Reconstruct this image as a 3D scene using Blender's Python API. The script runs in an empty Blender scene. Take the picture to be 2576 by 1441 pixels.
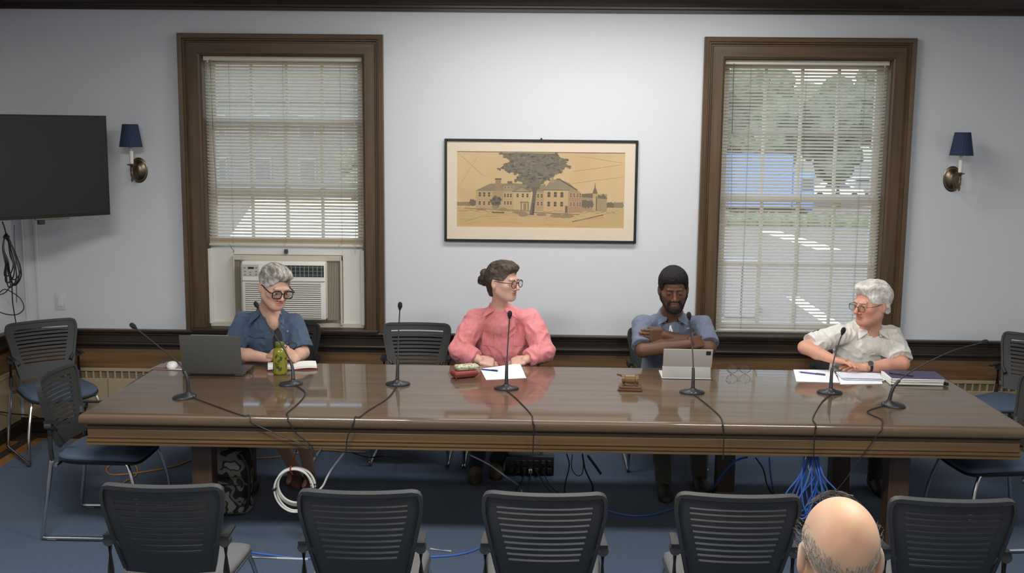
import bpy, bmesh, math, random
import numpy as np
from mathutils import Vector, Matrix, noise

R = math.radians
scene = bpy.context.scene
COL = scene.collection
random.seed(7)

# ------------------------------------------------------------------ camera
FPX, PITCH, YAW, ROLL, CAMZ = 2762.27, .143275, .02204, -.0096417, 2.197
IW, IH = 2576, 1441
_cy, _sy, _cp, _sp = math.cos(YAW), math.sin(YAW), math.cos(PITCH), math.sin(PITCH)
C_F = Vector((-_sy*_cp, _cy*_cp, -_sp))
_r = Vector((_cy, _sy, 0)); _d = C_F.cross(_r)
C_R = math.cos(ROLL)*_r + math.sin(ROLL)*_d
C_D = -math.sin(ROLL)*_r + math.cos(ROLL)*_d
cam_d = bpy.data.cameras.new('camera')
cam_d.sensor_width = 36; cam_d.lens = FPX/IW*36; cam_d.clip_start = .05; cam_d.clip_end = 500
cam = bpy.data.objects.new('camera', cam_d); COL.objects.link(cam)
m = Matrix.Identity(4)
for i in range(3):
    m[i][0] = C_R[i]; m[i][1] = -C_D[i]; m[i][2] = -C_F[i]
m[2][3] = CAMZ
cam.matrix_world = m
scene.camera = cam

# ------------------------------------------------------------------ exposure, sky, sun
vs = scene.view_settings
vs.view_transform = 'Standard'; vs.look = 'None'; vs.gamma = 1; vs.use_curve_mapping = False
vs.exposure = 0.12
world = bpy.data.worlds.new('world'); scene.world = world; world.use_nodes = True
wn = world.node_tree; wn.nodes.clear()
wo = wn.nodes.new('ShaderNodeOutputWorld'); wb = wn.nodes.new('ShaderNodeBackground')
sk = wn.nodes.new('ShaderNodeTexSky'); sk.sky_type = 'NISHITA'
sk.sun_disc = False; sk.sun_elevation = R(48); sk.sun_rotation = R(200); sk.air_density = 1.0; sk.dust_density = 2.0
wb.inputs['Strength'].default_value = .72
wn.links.new(sk.outputs[0], wb.inputs[0]); wn.links.new(wb.outputs[0], wo.inputs[0])
sun_d = bpy.data.lights.new('sun', 'SUN'); sun_d.energy = 4.2; sun_d.angle = R(1); sun_d.color = (1, .96, .9)
sun = bpy.data.objects.new('sun', sun_d); COL.objects.link(sun)
sun.rotation_euler = (R(42), 0, R(-20)); sun.location = (0, -5, 20)

# ------------------------------------------------------------------ points on real planes
def ray(px, py):
    return C_F + C_R*((px-IW/2)/FPX) + C_D*((py-IH/2)/FPX)
def at(px, py, Y):
    d = ray(px, py); t = Y/d.y
    return Vector((d.x*t, Y, CAMZ+d.z*t))
def on(px, py, z):
    d = ray(px, py); t = (z-CAMZ)/d.z
    return Vector((d.x*t, d.y*t, z))

# ------------------------------------------------------------------ materials
def lin(c):
    out = []
    for v in c[:3]:
        v = v/255
        out.append(v/12.92 if v <= .04045 else ((v+.055)/1.055)**2.4)
    return (*out, 1)
MATS = {}
def mat(name, col, rough=.5, metal=0, var=0, vscale=6, bump=0, bscale=120, coat=0, stretch=(1, 1, 1), col2=None, spec=.5, sheen=0, sss=0):
    if name in MATS: return MATS[name]
    mt = bpy.data.materials.new(name); mt.use_nodes = True; MATS[name] = mt
    nt = mt.node_tree; b = nt.nodes['Principled BSDF']
    b.inputs['Base Color'].default_value = lin(col); b.inputs['Roughness'].default_value = rough
    b.inputs['Metallic'].default_value = metal; b.inputs['Coat Weight'].default_value = coat
    b.inputs['Coat Roughness'].default_value = .06
    b.inputs['Specular IOR Level'].default_value = spec
    if sheen: b.inputs['Sheen Weight'].default_value = sheen
    if sss:
        b.inputs['Subsurface Weight'].default_value = sss; b.inputs['Subsurface Radius'].default_value = (.012, .005, .003)
    if var or bump or col2:
        tc = nt.nodes.new('ShaderNodeTexCoord'); mp = nt.nodes.new('ShaderNodeMapping')
        mp.inputs['Scale'].default_value = stretch
        nt.links.new(tc.outputs['Object'], mp.inputs[0])
        if var or col2:
            nz = nt.nodes.new('ShaderNodeTexNoise'); nz.inputs['Scale'].default_value = vscale; nz.inputs['Detail'].default_value = 5
            nt.links.new(mp.outputs[0], nz.inputs['Vector'])
            rp = nt.nodes.new('ShaderNodeValToRGB')
            rp.color_ramp.elements[0].position = .3; rp.color_ramp.elements[1].position = .7
            a = lin(col); c = lin(col2) if col2 else tuple(min(1, x*(1+var)) for x in a[:3])+(1,)
            if not col2: a = tuple(x*(1-var) for x in a[:3])+(1,)
            rp.color_ramp.elements[0].color = a; rp.color_ramp.elements[1].color = c
            nt.links.new(nz.outputs['Fac'], rp.inputs[0]); nt.links.new(rp.outputs[0], b.inputs['Base Color'])
        if bump:
            n2 = nt.nodes.new('ShaderNodeTexNoise'); n2.inputs['Scale'].default_value = bscale; n2.inputs['Detail'].default_value = 4
            nt.links.new(mp.outputs[0], n2.inputs['Vector'])
            bp = nt.nodes.new('ShaderNodeBump'); bp.inputs['Strength'].default_value = bump; bp.inputs['Distance'].default_value = .004
            nt.links.new(n2.outputs['Fac'], bp.inputs['Height']); nt.links.new(bp.outputs[0], b.inputs['Normal'])
    return mt
def wood(name, dark, light, rough=.4, axis=0, scale=9, coat=0):
    if name in MATS: return MATS[name]
    st = [14, 14, 14]; st[axis] = .8
    mt = mat(name, dark, rough, 0, 0, scale/9*2.2, .12, 6, coat, st, light)
    return mt
def mat_vc(name, rough=.6, bump=0, bscale=150, stretch=(1, 1, 1), sss=0, sheen=0, spec=.4):
    mt = mat(name, (128, 128, 128), rough, 0, 0, 5, bump, bscale, 0, stretch, spec=spec, sss=sss, sheen=sheen)
    nt = mt.node_tree
    if 'vc' not in nt.nodes:
        a = nt.nodes.new('ShaderNodeVertexColor'); a.name = 'vc'; a.layer_name = 'Col'
        nt.links.new(a.outputs[0], nt.nodes['Principled BSDF'].inputs['Base Color'])
    return mt
def mat_emit(name, col, s):
    mt = mat(name, col, .5)
    b = mt.node_tree.nodes['Principled BSDF']
    b.inputs['Emission Color'].default_value = lin(col); b.inputs['Emission Strength'].default_value = s
    return mt
def mat_glass(name, refl=.05):
    if name in MATS: return MATS[name]
    mt = bpy.data.materials.new(name); mt.use_nodes = True; MATS[name] = mt
    nt = mt.node_tree; nt.nodes.clear()
    o = nt.nodes.new('ShaderNodeOutputMaterial'); mx = nt.nodes.new('ShaderNodeMixShader')
    t = nt.nodes.new('ShaderNodeBsdfTransparent'); g = nt.nodes.new('ShaderNodeBsdfGlossy')
    t.inputs[0].default_value = (.96, .96, .96, 1); g.inputs['Roughness'].default_value = .02
    mx.inputs[0].default_value = refl
    nt.links.new(t.outputs[0], mx.inputs[1]); nt.links.new(g.outputs[0], mx.inputs[2]); nt.links.new(mx.outputs[0], o.inputs[0])
    return mt

# ------------------------------------------------------------------ mesh helpers
def frame_of(d):
    d = Vector(d).normalized()
    u = Vector((0, 0, 1)) if abs(d.z) < .95 else Vector((1, 0, 0))
    a = d.cross(u).normalized(); b = a.cross(d).normalized()
    return a, b, d
def spline(pts, n=8, closed=False):
    P = [Vector(p) for p in pts]; out = []
    N = len(P)
    for i in range(N if closed else N-1):
        if closed: p0, p1, p2, p3 = P[i-1], P[i], P[(i+1) % N], P[(i+2) % N]
        else: p0, p1, p2, p3 = P[max(i-1, 0)], P[i], P[i+1], P[min(i+2, N-1)]
        for k in range(n):
            t = k/n
            out.append(.5*((2*p1)+(p2-p0)*t+(2*p0-5*p1+4*p2-p3)*t*t+(3*p1-p0-3*p2+p3)*t**3))
    if not closed: out.append(P[-1])
    return out
class MB:
    def __init__(s): s.v = []; s.f = []; s.c = []
    def add(s, V, F, col=None):
        o = len(s.v); s.v += [tuple(x) for x in V]; s.f += [tuple(i+o for i in f) for f in F]
        s.c += [col]*len(V); return s
    def box(s, c, d, rot=None, bev=0, seg=2, col=None):
        bm = bmesh.new(); bmesh.ops.create_cube(bm, size=1)
        for v in bm.verts: v.co = Vector((v.co.x*d[0], v.co.y*d[1], v.co.z*d[2]))
        if bev: bmesh.ops.bevel(bm, geom=bm.edges[:], offset=min(bev, min(d)*.49), segments=seg, profile=.5, affect='EDGES')
        Mx = rot.to_matrix() if hasattr(rot, 'to_matrix') else (rot if rot is not None else Matrix.Identity(3))
        c = Vector(c); bm.verts.index_update()
        s.add([Mx @ v.co + c for v in bm.verts], [[v.index for v in f.verts] for f in bm.faces], col)
        bm.free(); return s
    def box2(s, x0, x1, y0, y1, z0, z1, bev=0, seg=2, col=None):
        return s.box(((x0+x1)/2, (y0+y1)/2, (z0+z1)/2), (abs(x1-x0), abs(y1-y0), abs(z1-z0)), None, bev, seg, col)
    def cyl(s, a, b, r0, r1=None, n=16, col=None):
        r1 = r0 if r1 is None else r1; a = Vector(a); b = Vector(b); x, y, _ = frame_of(b-a)
        V = []
        for p, r in ((a, r0), (b, r1)):
            for i in range(n):
                t = 2*math.pi*i/n; V.append(p+x*math.cos(t)*r+y*math.sin(t)*r)
        F = [(i, i+n, (i+1) % n+n, (i+1) % n) for i in range(n)]+[tuple(range(n)), tuple(range(2*n-1, n-1, -1))]
        return s.add(V, F, col)
    def tube(s, pts, r, n=8, closed=False, col=None):
        P = [Vector(p) for p in pts]; N = len(P); V = []; prev = None
        for i in range(N):
            if closed: d = P[(i+1) % N]-P[i-1]
            else: d = P[min(i+1, N-1)]-P[max(i-1, 0)]
            if d.length < 1e-9: d = Vector((0, 0, 1))
            d.normalize()
            if prev is None: x, y, _ = frame_of(d)
            else:
                x = prev-d*prev.dot(d)
                if x.length < 1e-6: x, y, _ = frame_of(d)
                x.normalize(); y = d.cross(x)
            prev = x
            rr = r(i/(N-1)) if callable(r) else r
            for k in range(n):
                t = 2*math.pi*k/n; V.append(P[i]+x*math.cos(t)*rr+y*math.sin(t)*rr)
        F = []
        for i in range(N if closed else N-1):
            j = (i+1) % N
            for k in range(n): F.append((i*n+k, i*n+(k+1) % n, j*n+(k+1) % n, j*n+k))
        if not closed: F += [tuple(range(n-1, -1, -1)), tuple(range((N-1)*n, N*n))]
        return s.add(V, F, col)
    def lathe(s, prof, c=(0, 0, 0), n=24, M=None, sx=1, sy=1, col=None, wob=None):
        V = []; c = Vector(c); M = M or Matrix.Identity(3)
        for (r, z) in prof:
            for i in range(n):
                t = 2*math.pi*i/n; rr = r*(wob(i) if wob else 1)
                V.append(M @ Vector((math.cos(t)*rr*sx, math.sin(t)*rr*sy, z))+c)
        k = len(prof)
        F = [(j*n+i, j*n+(i+1) % n, (j+1)*n+(i+1) % n, (j+1)*n+i) for j in range(k-1) for i in range(n)]
        F += [tuple(range(n-1, -1, -1)), tuple(range((k-1)*n, k*n))]
        return s.add(V, F, col)
    def sphere(s, c, r, nu=16, nv=10, M=None, col=None):
        r = (r, r, r) if not hasattr(r, '__len__') else r
        prof = [(max(1e-4, math.sin(math.pi*j/nv)), -math.cos(math.pi*j/nv)) for j in range(nv+1)]
        V = []; c = Vector(c); M = M or Matrix.Identity(3)
        for (q, z) in prof:
            for i in range(nu):
                t = 2*math.pi*i/nu; V.append(M @ Vector((math.cos(t)*q*r[0], math.sin(t)*q*r[1], z*r[2]))+c)
        F = [(j*nu+i, j*nu+(i+1) % nu, (j+1)*nu+(i+1) % nu, (j+1)*nu+i) for j in range(nv) for i in range(nu)]
        return s.add(V, F, col)
    def prism(s, poly, f, d, col=None):
        """poly of 2D points; f maps (u,v) to a 3D point; d = extrusion vector"""
        n = len(poly); A = [Vector(f(*p)) for p in poly]; d = Vector(d)
        return s.add(A+[a+d for a in A], [tuple(range(n)), tuple(range(2*n-1, n-1, -1))]+[(i, i+n, (i+1) % n+n, (i+1) % n) for i in range(n)], col)
    def rings(s, rs, close=True, cap=True, col=None):
        n = len(rs[0]); V = [p for r in rs for p in r]; F = []
        for j in range(len(rs)-1):
            for i in range(n if close else n-1): F.append((j*n+i, j*n+(i+1) % n, (j+1)*n+(i+1) % n, (j+1)*n+i))
        if cap: F += [tuple(range(n-1, -1, -1)), tuple(range((len(rs)-1)*n, len(rs)*n))]
        return s.add(V, F, col)
    def solid(s, fun, nu, nv, th, col=None):
        """fun(i/nu, j/nv) -> (point, normal): closed sheet of thickness th"""
        V = []; W = nu+1
        for sd in (1, -1):
            for j in range(nv+1):
                for i in range(nu+1):
                    p, nn = fun(i/nu, j/nv); V.append(Vector(p)+Vector(nn)*(sd*th/2))
        o = W*(nv+1); F = []
        for j in range(nv):
            for i in range(nu):
                a = j*W+i; F.append((a, a+1, a+W+1, a+W)); F.append((o+a, o+a+W, o+a+W+1, o+a+1))
        for i in range(nu): F.append((i, o+i, o+i+1, i+1)); q = nv*W+i; F.append((q, q+1, o+q+1, o+q))
        for j in range(nv): a = j*W; F.append((a, a+W, o+a+W, o+a)); b = a+nu; F.append((b, o+b, o+b+W, b+W))
        return s.add(V, F, col)
    def mesh(s, name, mt, smooth=35):
        me = bpy.data.meshes.new(name); me.from_pydata(s.v, [], s.f)
        bm = bmesh.new(); bm.from_mesh(me); bmesh.ops.recalc_face_normals(bm, faces=bm.faces[:]); bm.to_mesh(me); bm.free()
        if any(c is not None for c in s.c):
            a = me.color_attributes.new('Col', 'FLOAT_COLOR', 'POINT')
            a.data.foreach_set('color', [x for c in s.c for x in (lin(c) if c else (1, 1, 1, 1))])
        if mt: me.materials.append(mt)
        if smooth:
            me.shade_smooth()
            if smooth < 180: me.set_sharp_from_angle(angle=R(smooth))
        me.update(); return me
    def build(s, name, mt, parent=None, smooth=35, loc=None):
        return obj(name, s.mesh(name, mt, smooth), parent, loc)
def obj(name, me, parent=None, loc=None):
    o = bpy.data.objects.new(name, me); COL.objects.link(o)
    if parent: o.parent = parent
    if loc is not None: o.location = loc
    return o
def tag(o, label=None, cat=None, group=None, kind=None):
    if label: o['label'] = label
    if cat: o['category'] = cat
    if group: o['group'] = group
    if kind: o['kind'] = kind
    return o
def thing(name, loc, label, cat, group=None, rz=0):
    o = bpy.data.objects.new(name, None); COL.objects.link(o); o.location = loc; o.rotation_euler = (0, 0, rz)
    o.empty_display_size = .1
    return tag(o, label, cat, group)
def struct(o): o['kind'] = 'structure'; return o
def copy_tree(o, parent=None):
    c = o.copy(); COL.objects.link(c); c.parent = parent
    for ch in o.children: copy_tree(ch, c)
    return c

# ------------------------------------------------------------------ common materials
WALL = mat('wall_paint', (205, 207, 210), .75, 0, .015, 1.2, .06, 60)
CASING = wood('casing_wood', (66, 49, 31), (94, 71, 45), .42, 2)
CASING_H = wood('casing_wood_level', (66, 49, 31), (94, 71, 45), .42, 0)
DARKWOOD = wood('wainscot_wood', (40, 32, 26), (56, 44, 34), .4, 0)
PANELWOOD = wood('panel_wood', (94, 69, 44), (122, 92, 57), .45, 0)
TABLEWOOD = wood('table_wood', (72, 54, 36), (94, 73, 50), .5, 0, 6, .75)
APRONWOOD = wood('apron_wood', (75, 56, 33), (97, 74, 45), .4, 0, 6)
LEGWOOD = wood('leg_wood', (52, 36, 24), (70, 50, 34), .4, 2)
WHITEP = mat('white_paint', (214, 212, 205), .45)
BLACKP = mat('black_plastic', (30, 30, 31), .42)
GREYP = mat('charcoal_plastic', (46, 47, 47), .55, 0, .05, 20, .05, 400)
CHROME = mat('chrome', (205, 205, 205), .18, 1)
CABLEB = mat('black_cable', (24, 24, 26), .5)
GLASS = mat_glass('window_glass', .04)
# ================================================================== ROOM SHELL
YW, XL, XR, YF, ZC = 7.63, -3.70, 3.85, -1.2, 3.2
T_ = .28
OPEN = [(-2.325, -1.205, .775, 2.672), (1.262, 2.395, .775, 2.675)]
b = MB(); xs = [XL-.2, OPEN[0][0], OPEN[0][1], OPEN[1][0], OPEN[1][1], XR+.2]
for i in (0, 2, 4): b.box2(xs[i], xs[i+1], YW, YW+T_, -.2, ZC+.1)
for (x0, x1, z0, z1) in OPEN:
    b.box2(x0, x1, YW, YW+T_, -.2, z0); b.box2(x0, x1, YW, YW+T_, z1, ZC+.1)
struct(b.build('wall_back', WALL, None, 0))
struct(MB().box2(XL-.2, XL, YF, YW, -.2, ZC+.1).build('wall_left', WALL, None, 0))
struct(MB().box2(XR, XR+.2, YF, YW, -.2, ZC+.1).build('wall_right', WALL, None, 0))
struct(MB().box2(XL-.2, XR+.2, YF-.2, YF, -.2, ZC+.1).build('wall_front', WALL, None, 0))
struct(MB().box2(XL-.2, XR+.2, YF-.2, YW+T_, ZC, ZC+.15).build('ceiling', mat('ceiling_paint', (214, 213, 208), .8), None, 0))
FLOORW = wood('floor_oak', (128, 86, 44), (160, 112, 62), .38, 0, 7)
floor = struct(MB().box2(XL-.2, XR+.2, YF-.2, YW+T_, -.15, -.006).build('floor', mat('subfloor', (52, 36, 24), .8), None, 0))
# oak boards of the border that the carpet leaves open
bw = .078
def board(w, ax):
    return MB().box((0, 0, -.0035), (w, bw-.002, .006) if ax == 0 else (bw-.002, w, .006), None, .0012, 1).mesh('board', FLOORW if ax == 0 else wood('floor_oak_side', (128, 86, 44), (160, 112, 62), .38, 1, 7))
bme = [board(1.05, 0), board(1.05, 1)]
for r in range(3):
    x = XL+.03+r*.33-.5
    while x < XR-.2:
        x0 = max(x, XL+.01); cx = x+.525
        if x >= XL: obj('board', bme[0], floor, (cx, YW-.03-bw*(r+.5), 0))
        x += 1.052
    y = 7.36-.53*(r % 2)
    while y > 3.5:
        obj('board', bme[1], floor, (XL+.02+bw*(r+.5), y-.525, 0)); y -= 1.052
CARPET = mat('carpet_pile', (58, 75, 98), .95, 0, .12, 90, .5, 500, sheen=.1)
tag(MB().box2(XL+.262, XR-.25, YF+.1, 7.385, -.005, .006, .003, 1).build('carpet', CARPET), 'slate blue carpet covering the floor up to the oak border', 'carpet')

# crown moulding
def sweep_back(name, prof, mt, x0=XL, x1=XR):
    """prof: (projection from the back wall, z) outline, swept along X"""
    m_ = MB(); m_.rings([[(x, YW-p, z) for p, z in prof] for x in (x0, x1)])
    return m_.build(name, mt, None, 30)
def sweep_side(name, prof, mt, X, sgn, y0=YF, y1=YW):
    m_ = MB(); m_.rings([[(X+sgn*p, y, z) for p, z in prof] for y in (y0, y1)])
    return m_.build(name, mt, None, 30)
crown = [(0, 2.972), (.022, 2.972), (.022, 2.992), (.034, 2.997), (.034, 3.012), (.05, 3.02), (.085, 3.06), (.105, 3.10), (.105, 3.125), (.12, 3.13), (.12, ZC), (0, ZC)]
struct(sweep_back('trim_1', crown, DARKWOOD)); struct(sweep_side('trim_2', crown, DARKWOOD, XL, 1)); struct(sweep_side('trim_3', crown, DARKWOOD, XR, -1))
# wainscot: cap, band, ledge, panel
cap = [(0, .757), (.045, .757), (.048, .75), (.045, .738), (.03, .728), (.03, .72), (.018, .712), (.018, .668), (.034, .662), (.036, .654), (.028, .64), (.014, .634), (.014, .615), (0, .615)]
pan = [(0, .62), (.008, .62), (.008, .50), (.016, .495), (.016, .475), (0, .475)]
struct(sweep_back('trim_4', cap, DARKWOOD)); struct(sweep_back('trim_5', pan, PANELWOOD))
DWY = wood('wainscot_wood_side', (40, 32, 26), (56, 44, 34), .4, 1)
struct(sweep_side('trim_6', cap, DWY, XL, 1)); struct(sweep_side('trim_7', pan, wood('panel_wood_side', (94, 69, 44), (122, 92, 57), .45, 1), XL, 1))
struct(sweep_side('trim_8', cap, DWY, XR, -1)); struct(sweep_side('trim_9', pan, MATS['panel_wood_side'], XR, -1))
base = [(0, 0), (.034, 0), (.034, .075), (.026, .088), (.014, .098), (0, .098)]
BASEM = mat('baseboard_wood', (40, 30, 22), .5)
struct(sweep_back('baseboard_back', base, BASEM)); struct(sweep_side('baseboard_left', base, BASEM, XL, 1)); struct(sweep_side('baseboard_right', base, BASEM, XR, -1))

# beige convector covers along the foot of the walls, slotted at the top
BEIGE = mat('beige_enamel', (168, 150, 120), .5, 0, .04, 3)
CAV = mat('cavity', (126, 111, 87), .9)
def cover(x0, x1, label):
    t = thing('radiator_cover', (x0, YW, 0), label, 'radiator cover', 'radiator covers along the back wall')
    L = x1-x0
    MB().box2(0, L, -.026, -.001, .1, .398, .003, 1).build('front_panel', BEIGE, t)
    MB().box2(0, L, -.026, -.001, .45, .474, .003, 1).build('top_rail', BEIGE, t)
    MB().box2(.002, L-.002, -.008, -.001, .398, .45).build('cavity', CAV, t)
    me = MB().box((0, -.013, .424), (.012, .024, .052), None, .002, 1).mesh('bar', BEIGE)
    n = int(L/.0515)
    for i in range(n+1): obj('bar', me, t, (min(max(.006, i*.0515), L-.006), 0, 0))
    sm = MB().box((0, -.0275, .25), (.004, .003, .29)).mesh('seam', CAV)
    for i in range(1, int(L/.62)+1): obj('seam', sm, t, (i*.62, 0, 0))
cover(XL+.03, -1.9, 'beige slotted metal radiator cover below the panelling behind the left chairs')
cover(2.2, XR-.03, 'beige slotted metal radiator cover below the panelling at the right edge')
t = thing('radiator_cover', (XL, 5.2, 0), 'plain beige metal radiator cover on the left side wall', 'radiator cover')
MB().box2(.001, .03, 0, 2.36, .1, .474, .003, 1).build('front_panel', BEIGE, t)
MB().box2(.001, .034, 0, 2.36, .44, .455, .003, 1).build('lip', BEIGE, t)

# ================================================================== WINDOWS
def window(n, op, low_z, sash_spec):
    x0, x1, z0, z1 = op
    w = struct(thing('window_%d' % n, (x0, YW, 0), None, None))
    W_ = x1-x0
    prof = [(0, 0), (0, .018), (.012, .024), (.014, .028), (.082, .028), (.086, .02), (.094, .02), (.1, .034), (.108, .034), (.112, .048), (.138, .052), (.143, .046), (.143, 0)]
    zb = .757
    for sgn, X in ((-1, 0), (1, W_)):
        MB().rings([[(X+sgn*o, -p, zb) for o, p in prof], [(X+sgn*o, -p, z1+o) for o, p in prof]]).build('casing', CASING, w, 25)
    MB().rings([[(0-o, -p, z1+o) for o, p in prof], [(W_+o, -p, z1+o) for o, p in prof]]).build('casing', CASING_H, w, 25)
    # jamb lining (dark) and stop
    JW = CASING
    MB().box2(-.012, .004, -.001, .20, z0, z1).build('jamb', JW, w, 0); MB().box2(W_-.004, W_+.012, -.001, .20, z0, z1).build('jamb', JW, w, 0)
    MB().box2(-.012, W_+.012, -.001, .20, z1-.004, z1+.012).build('jamb', CASING_H, w, 0)
    MB().box2(-.10, W_+.10, -.055, .20, .752, z0+.004, .006).build('sill', DARKWOOD, w)
    for (za, zb2, yo, rows) in sash_spec:
        s = MB(); st = .05; a, c = .012, W_-.012
        s.box2(a, a+st, yo, yo+.035, za, zb2, .004, 1); s.box2(c-st, c, yo, yo+.035, za, zb2, .004, 1)
        s.box2(a+st, c-st, yo, yo+.035, za, za+.055, .004, 1); s.box2(a+st, c-st, yo, yo+.035, zb2-.045, zb2, .004, 1)
        so = s.build('sash', WHITEP, w)
        gx0, gx1, gz0, gz1 = a+st, c-st, za+.055, zb2-.045
        for i in range(1, 4):
            x = gx0+(gx1-gx0)*i/4
            MB().box2(x-.011, x+.011, yo+.004, yo+.03, gz0, gz1, .004, 1).build('muntin', WHITEP, so)
        for j in range(1, rows):
            z = gz0+(gz1-gz0)*j/rows
            MB().box2(gx0, gx1, yo+.005, yo+.029, z-.011, z+.011, .004, 1).build('muntin', WHITEP, so)
        pw, ph = (gx1-gx0)/4, (gz1-gz0)/rows
        pm = MB().box((0, 0, 0), (pw-.018, .003, ph-.018)).mesh('pane', GLASS, 0)
        for i in range(4):
            for j in range(rows): obj('pane', pm, so, (gx0+pw*(i+.5), yo+.017, gz0+ph*(j+.5)))
    return w
window(1, OPEN[0], .78, [(1.70, 2.665, .14, 2), (1.30, 2.245, .10, 2)])
window(2, OPEN[1], .78, [(1.70, 2.668, .14, 2), (.785, 1.745, .10, 2)])

SLAT = mat('blind_slat', (236, 229, 214), .5)
_nt = SLAT.node_tree; _tr = _nt.nodes.new('ShaderNodeBsdfTranslucent'); _tr.inputs[0].default_value = lin((238, 230, 214)); _mx = _nt.nodes.new('ShaderNodeMixShader'); _mx.inputs[0].default_value = .75
_nt.links.new(_nt.nodes['Principled BSDF'].outputs[0], _mx.inputs[1]); _nt.links.new(_tr.outputs[0], _mx.inputs[2]); _nt.links.new(_mx.outputs[0], _nt.nodes['Material Output'].inputs[0])
RAILM = mat('blind_rail', (205, 198, 178), .5)
CORD = mat('blind_cord', (170, 165, 155), .8)
def blind(op, zbot, label, extra, tilt):
    x0, x1, z0, z1 = op
    W_ = x1-x0-.02
    t = thing('window_blind', (x0+.01, YW+.045, z1-.002), label, 'window blind', 'venetian blinds in the two windows')
    MB().box2(0, W_, -.02, .02, -.032, -.002, .003, 1).build('head_rail', RAILM, t)
    sm = MB(); ang = R(tilt)
    def f(u, v):
        y = (u-.5)*.0255; cam_ = .0022*(1-(2*u-1)**2)
        # the room-side edge stands higher
        p = Vector((.006+v*(W_-.012), y*math.cos(ang)+cam_*math.sin(ang), -y*math.sin(ang)+cam_*math.cos(ang)))
        return p, Vector((0, math.sin(ang), math.cos(ang)))
    sm.solid(f, 4, 1, .0006)
    me = sm.mesh('slat', SLAT, 60)
    pitch = .0227; z = -.052; zl = zbot-(z1-.002)+.03
    while z > zl:
        o = obj('slat', me, t, (0, 0, z)); o.rotation_euler = (random.uniform(-.03, .03), random.uniform(-.0012, .0012), 0); z -= pitch
    if extra:   # gathered slats above the bottom rail
        for k in range(7):
            o = obj('slat', me, t, (0, 0, zl-.003-k*.0026)); o.rotation_euler = (-ang, 0, 0)
    zr = zl-(.03 if extra else .012)
    MB().box2(.004, W_-.004, -.014, .014, zr-.016, zr, .004, 2).build('bottom_rail', RAILM, t)
    cm = MB()
    cm.tube([(0, -.0125, -.03), (0, -.0125, zr)], .0011, 5); cm.tube([(0, .0125, -.03), (0, .0125, zr)], .0011, 5)
    cme = cm.mesh('ladder_cord', CORD)
    for fx in (.16, .5, .86): obj('ladder_cord', cme, t, (W_*fx, 0, 0))
    MB().tube([(.055, -.028, -.025), (.06, -.03, -.5), (.075, -.026, -1.03)], .0032, 6).build('tilt_wand', mat('clear_wand', (150, 148, 142), .3), t)
    MB().tube(spline([(W_-.05, -.024, -.03), (W_-.055, -.026, -.6), (W_-.05, -.026, -1.05), (W_-.06, -.026, zl*.6-.6)], 8), .0018, 5).build('pull_cord', CORD, t)
    if extra:
        for fx in (.14, .5, .85): MB().box((W_*fx, -.016, zr-.004), (.016, .006, .02), None, .002, 1).build('rail_clip', RAILM, t)
        MB().tube(spline([(W_*.14, -.018, zr-.005), (W_*.15, -.02, zr-.03), (W_*.165, -.02, zr-.05), (W_*.155, -.02, zr-.062)], 6), .0022, 6).build('pull_cord', mat('grey_cord', (110, 105, 100), .8), t)
blind(OPEN[0], 1.372, 'half raised venetian blind above the air conditioner', True, 43)
blind(OPEN[1], .79, 'fully lowered venetian blind in the window behind the man in the white shirt', False, 37)

# ================================================================== AIR CONDITIONER
ACW = mat('ac_white', (226, 223, 214), .45); ACG = mat('ac_filler', (212, 210, 202), .6, 0, .03, 4)
ox0, ox1 = OPEN[0][0], OPEN[0][1]
t = thing('air_conditioner', ((ox0+ox1)/2, YW, .779), 'white window air conditioner between filler panels under the raised blind', 'air conditioner')
def lc(px, py, Y): p = at(px, py, Y); return (p.x-(ox0+ox1)/2, p.z-.779)
def rect(px0, py0, px1, py1, Y): a = lc(px0, py0, Y); c = lc(px1, py1, Y); return a[0], c[0], c[1], a[1]
yf = -.055   # front of the unit, room side of the wall face
fx0, fx1, fz0, fz1 = rect(606.5, 657, 820, 806, YW+yf); fz0 = max(fz0, .03)
MB().box2(fx0, fx1, yf, .25, fz0, fz1, .012, 3).build('body', ACW, t)
zs = lc(700, 707, YW+yf)[1]
MB().box2(fx0+.004, fx1-.004, yf-.003, yf, zs-.002, zs+.002).build('seam', mat('ac_shadow', (120, 118, 112), .8), t)
gx0, gx1, gz0, gz1 = rect(617, 709, 808, 801, YW+yf); gz0 = max(gz0, fz0+.015)
MB().box2(gx0, gx1, yf-.0015, yf+.001, gz0, gz1).build('intake_recess', mat('ac_slot', (105, 102, 96), .8), t)
n = 17; me = MB().box((0, 0, 0), (gx1-gx0, .008, (gz1-gz0)/n*.62), Matrix.Rotation(R(18), 3, 'X'), .002, 1).mesh('louver', ACW)
for i in range(n): obj('louver', me, t, ((gx0+gx1)/2, yf-.004, gz0+(gz1-gz0)*(i+.5)/n))
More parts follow.
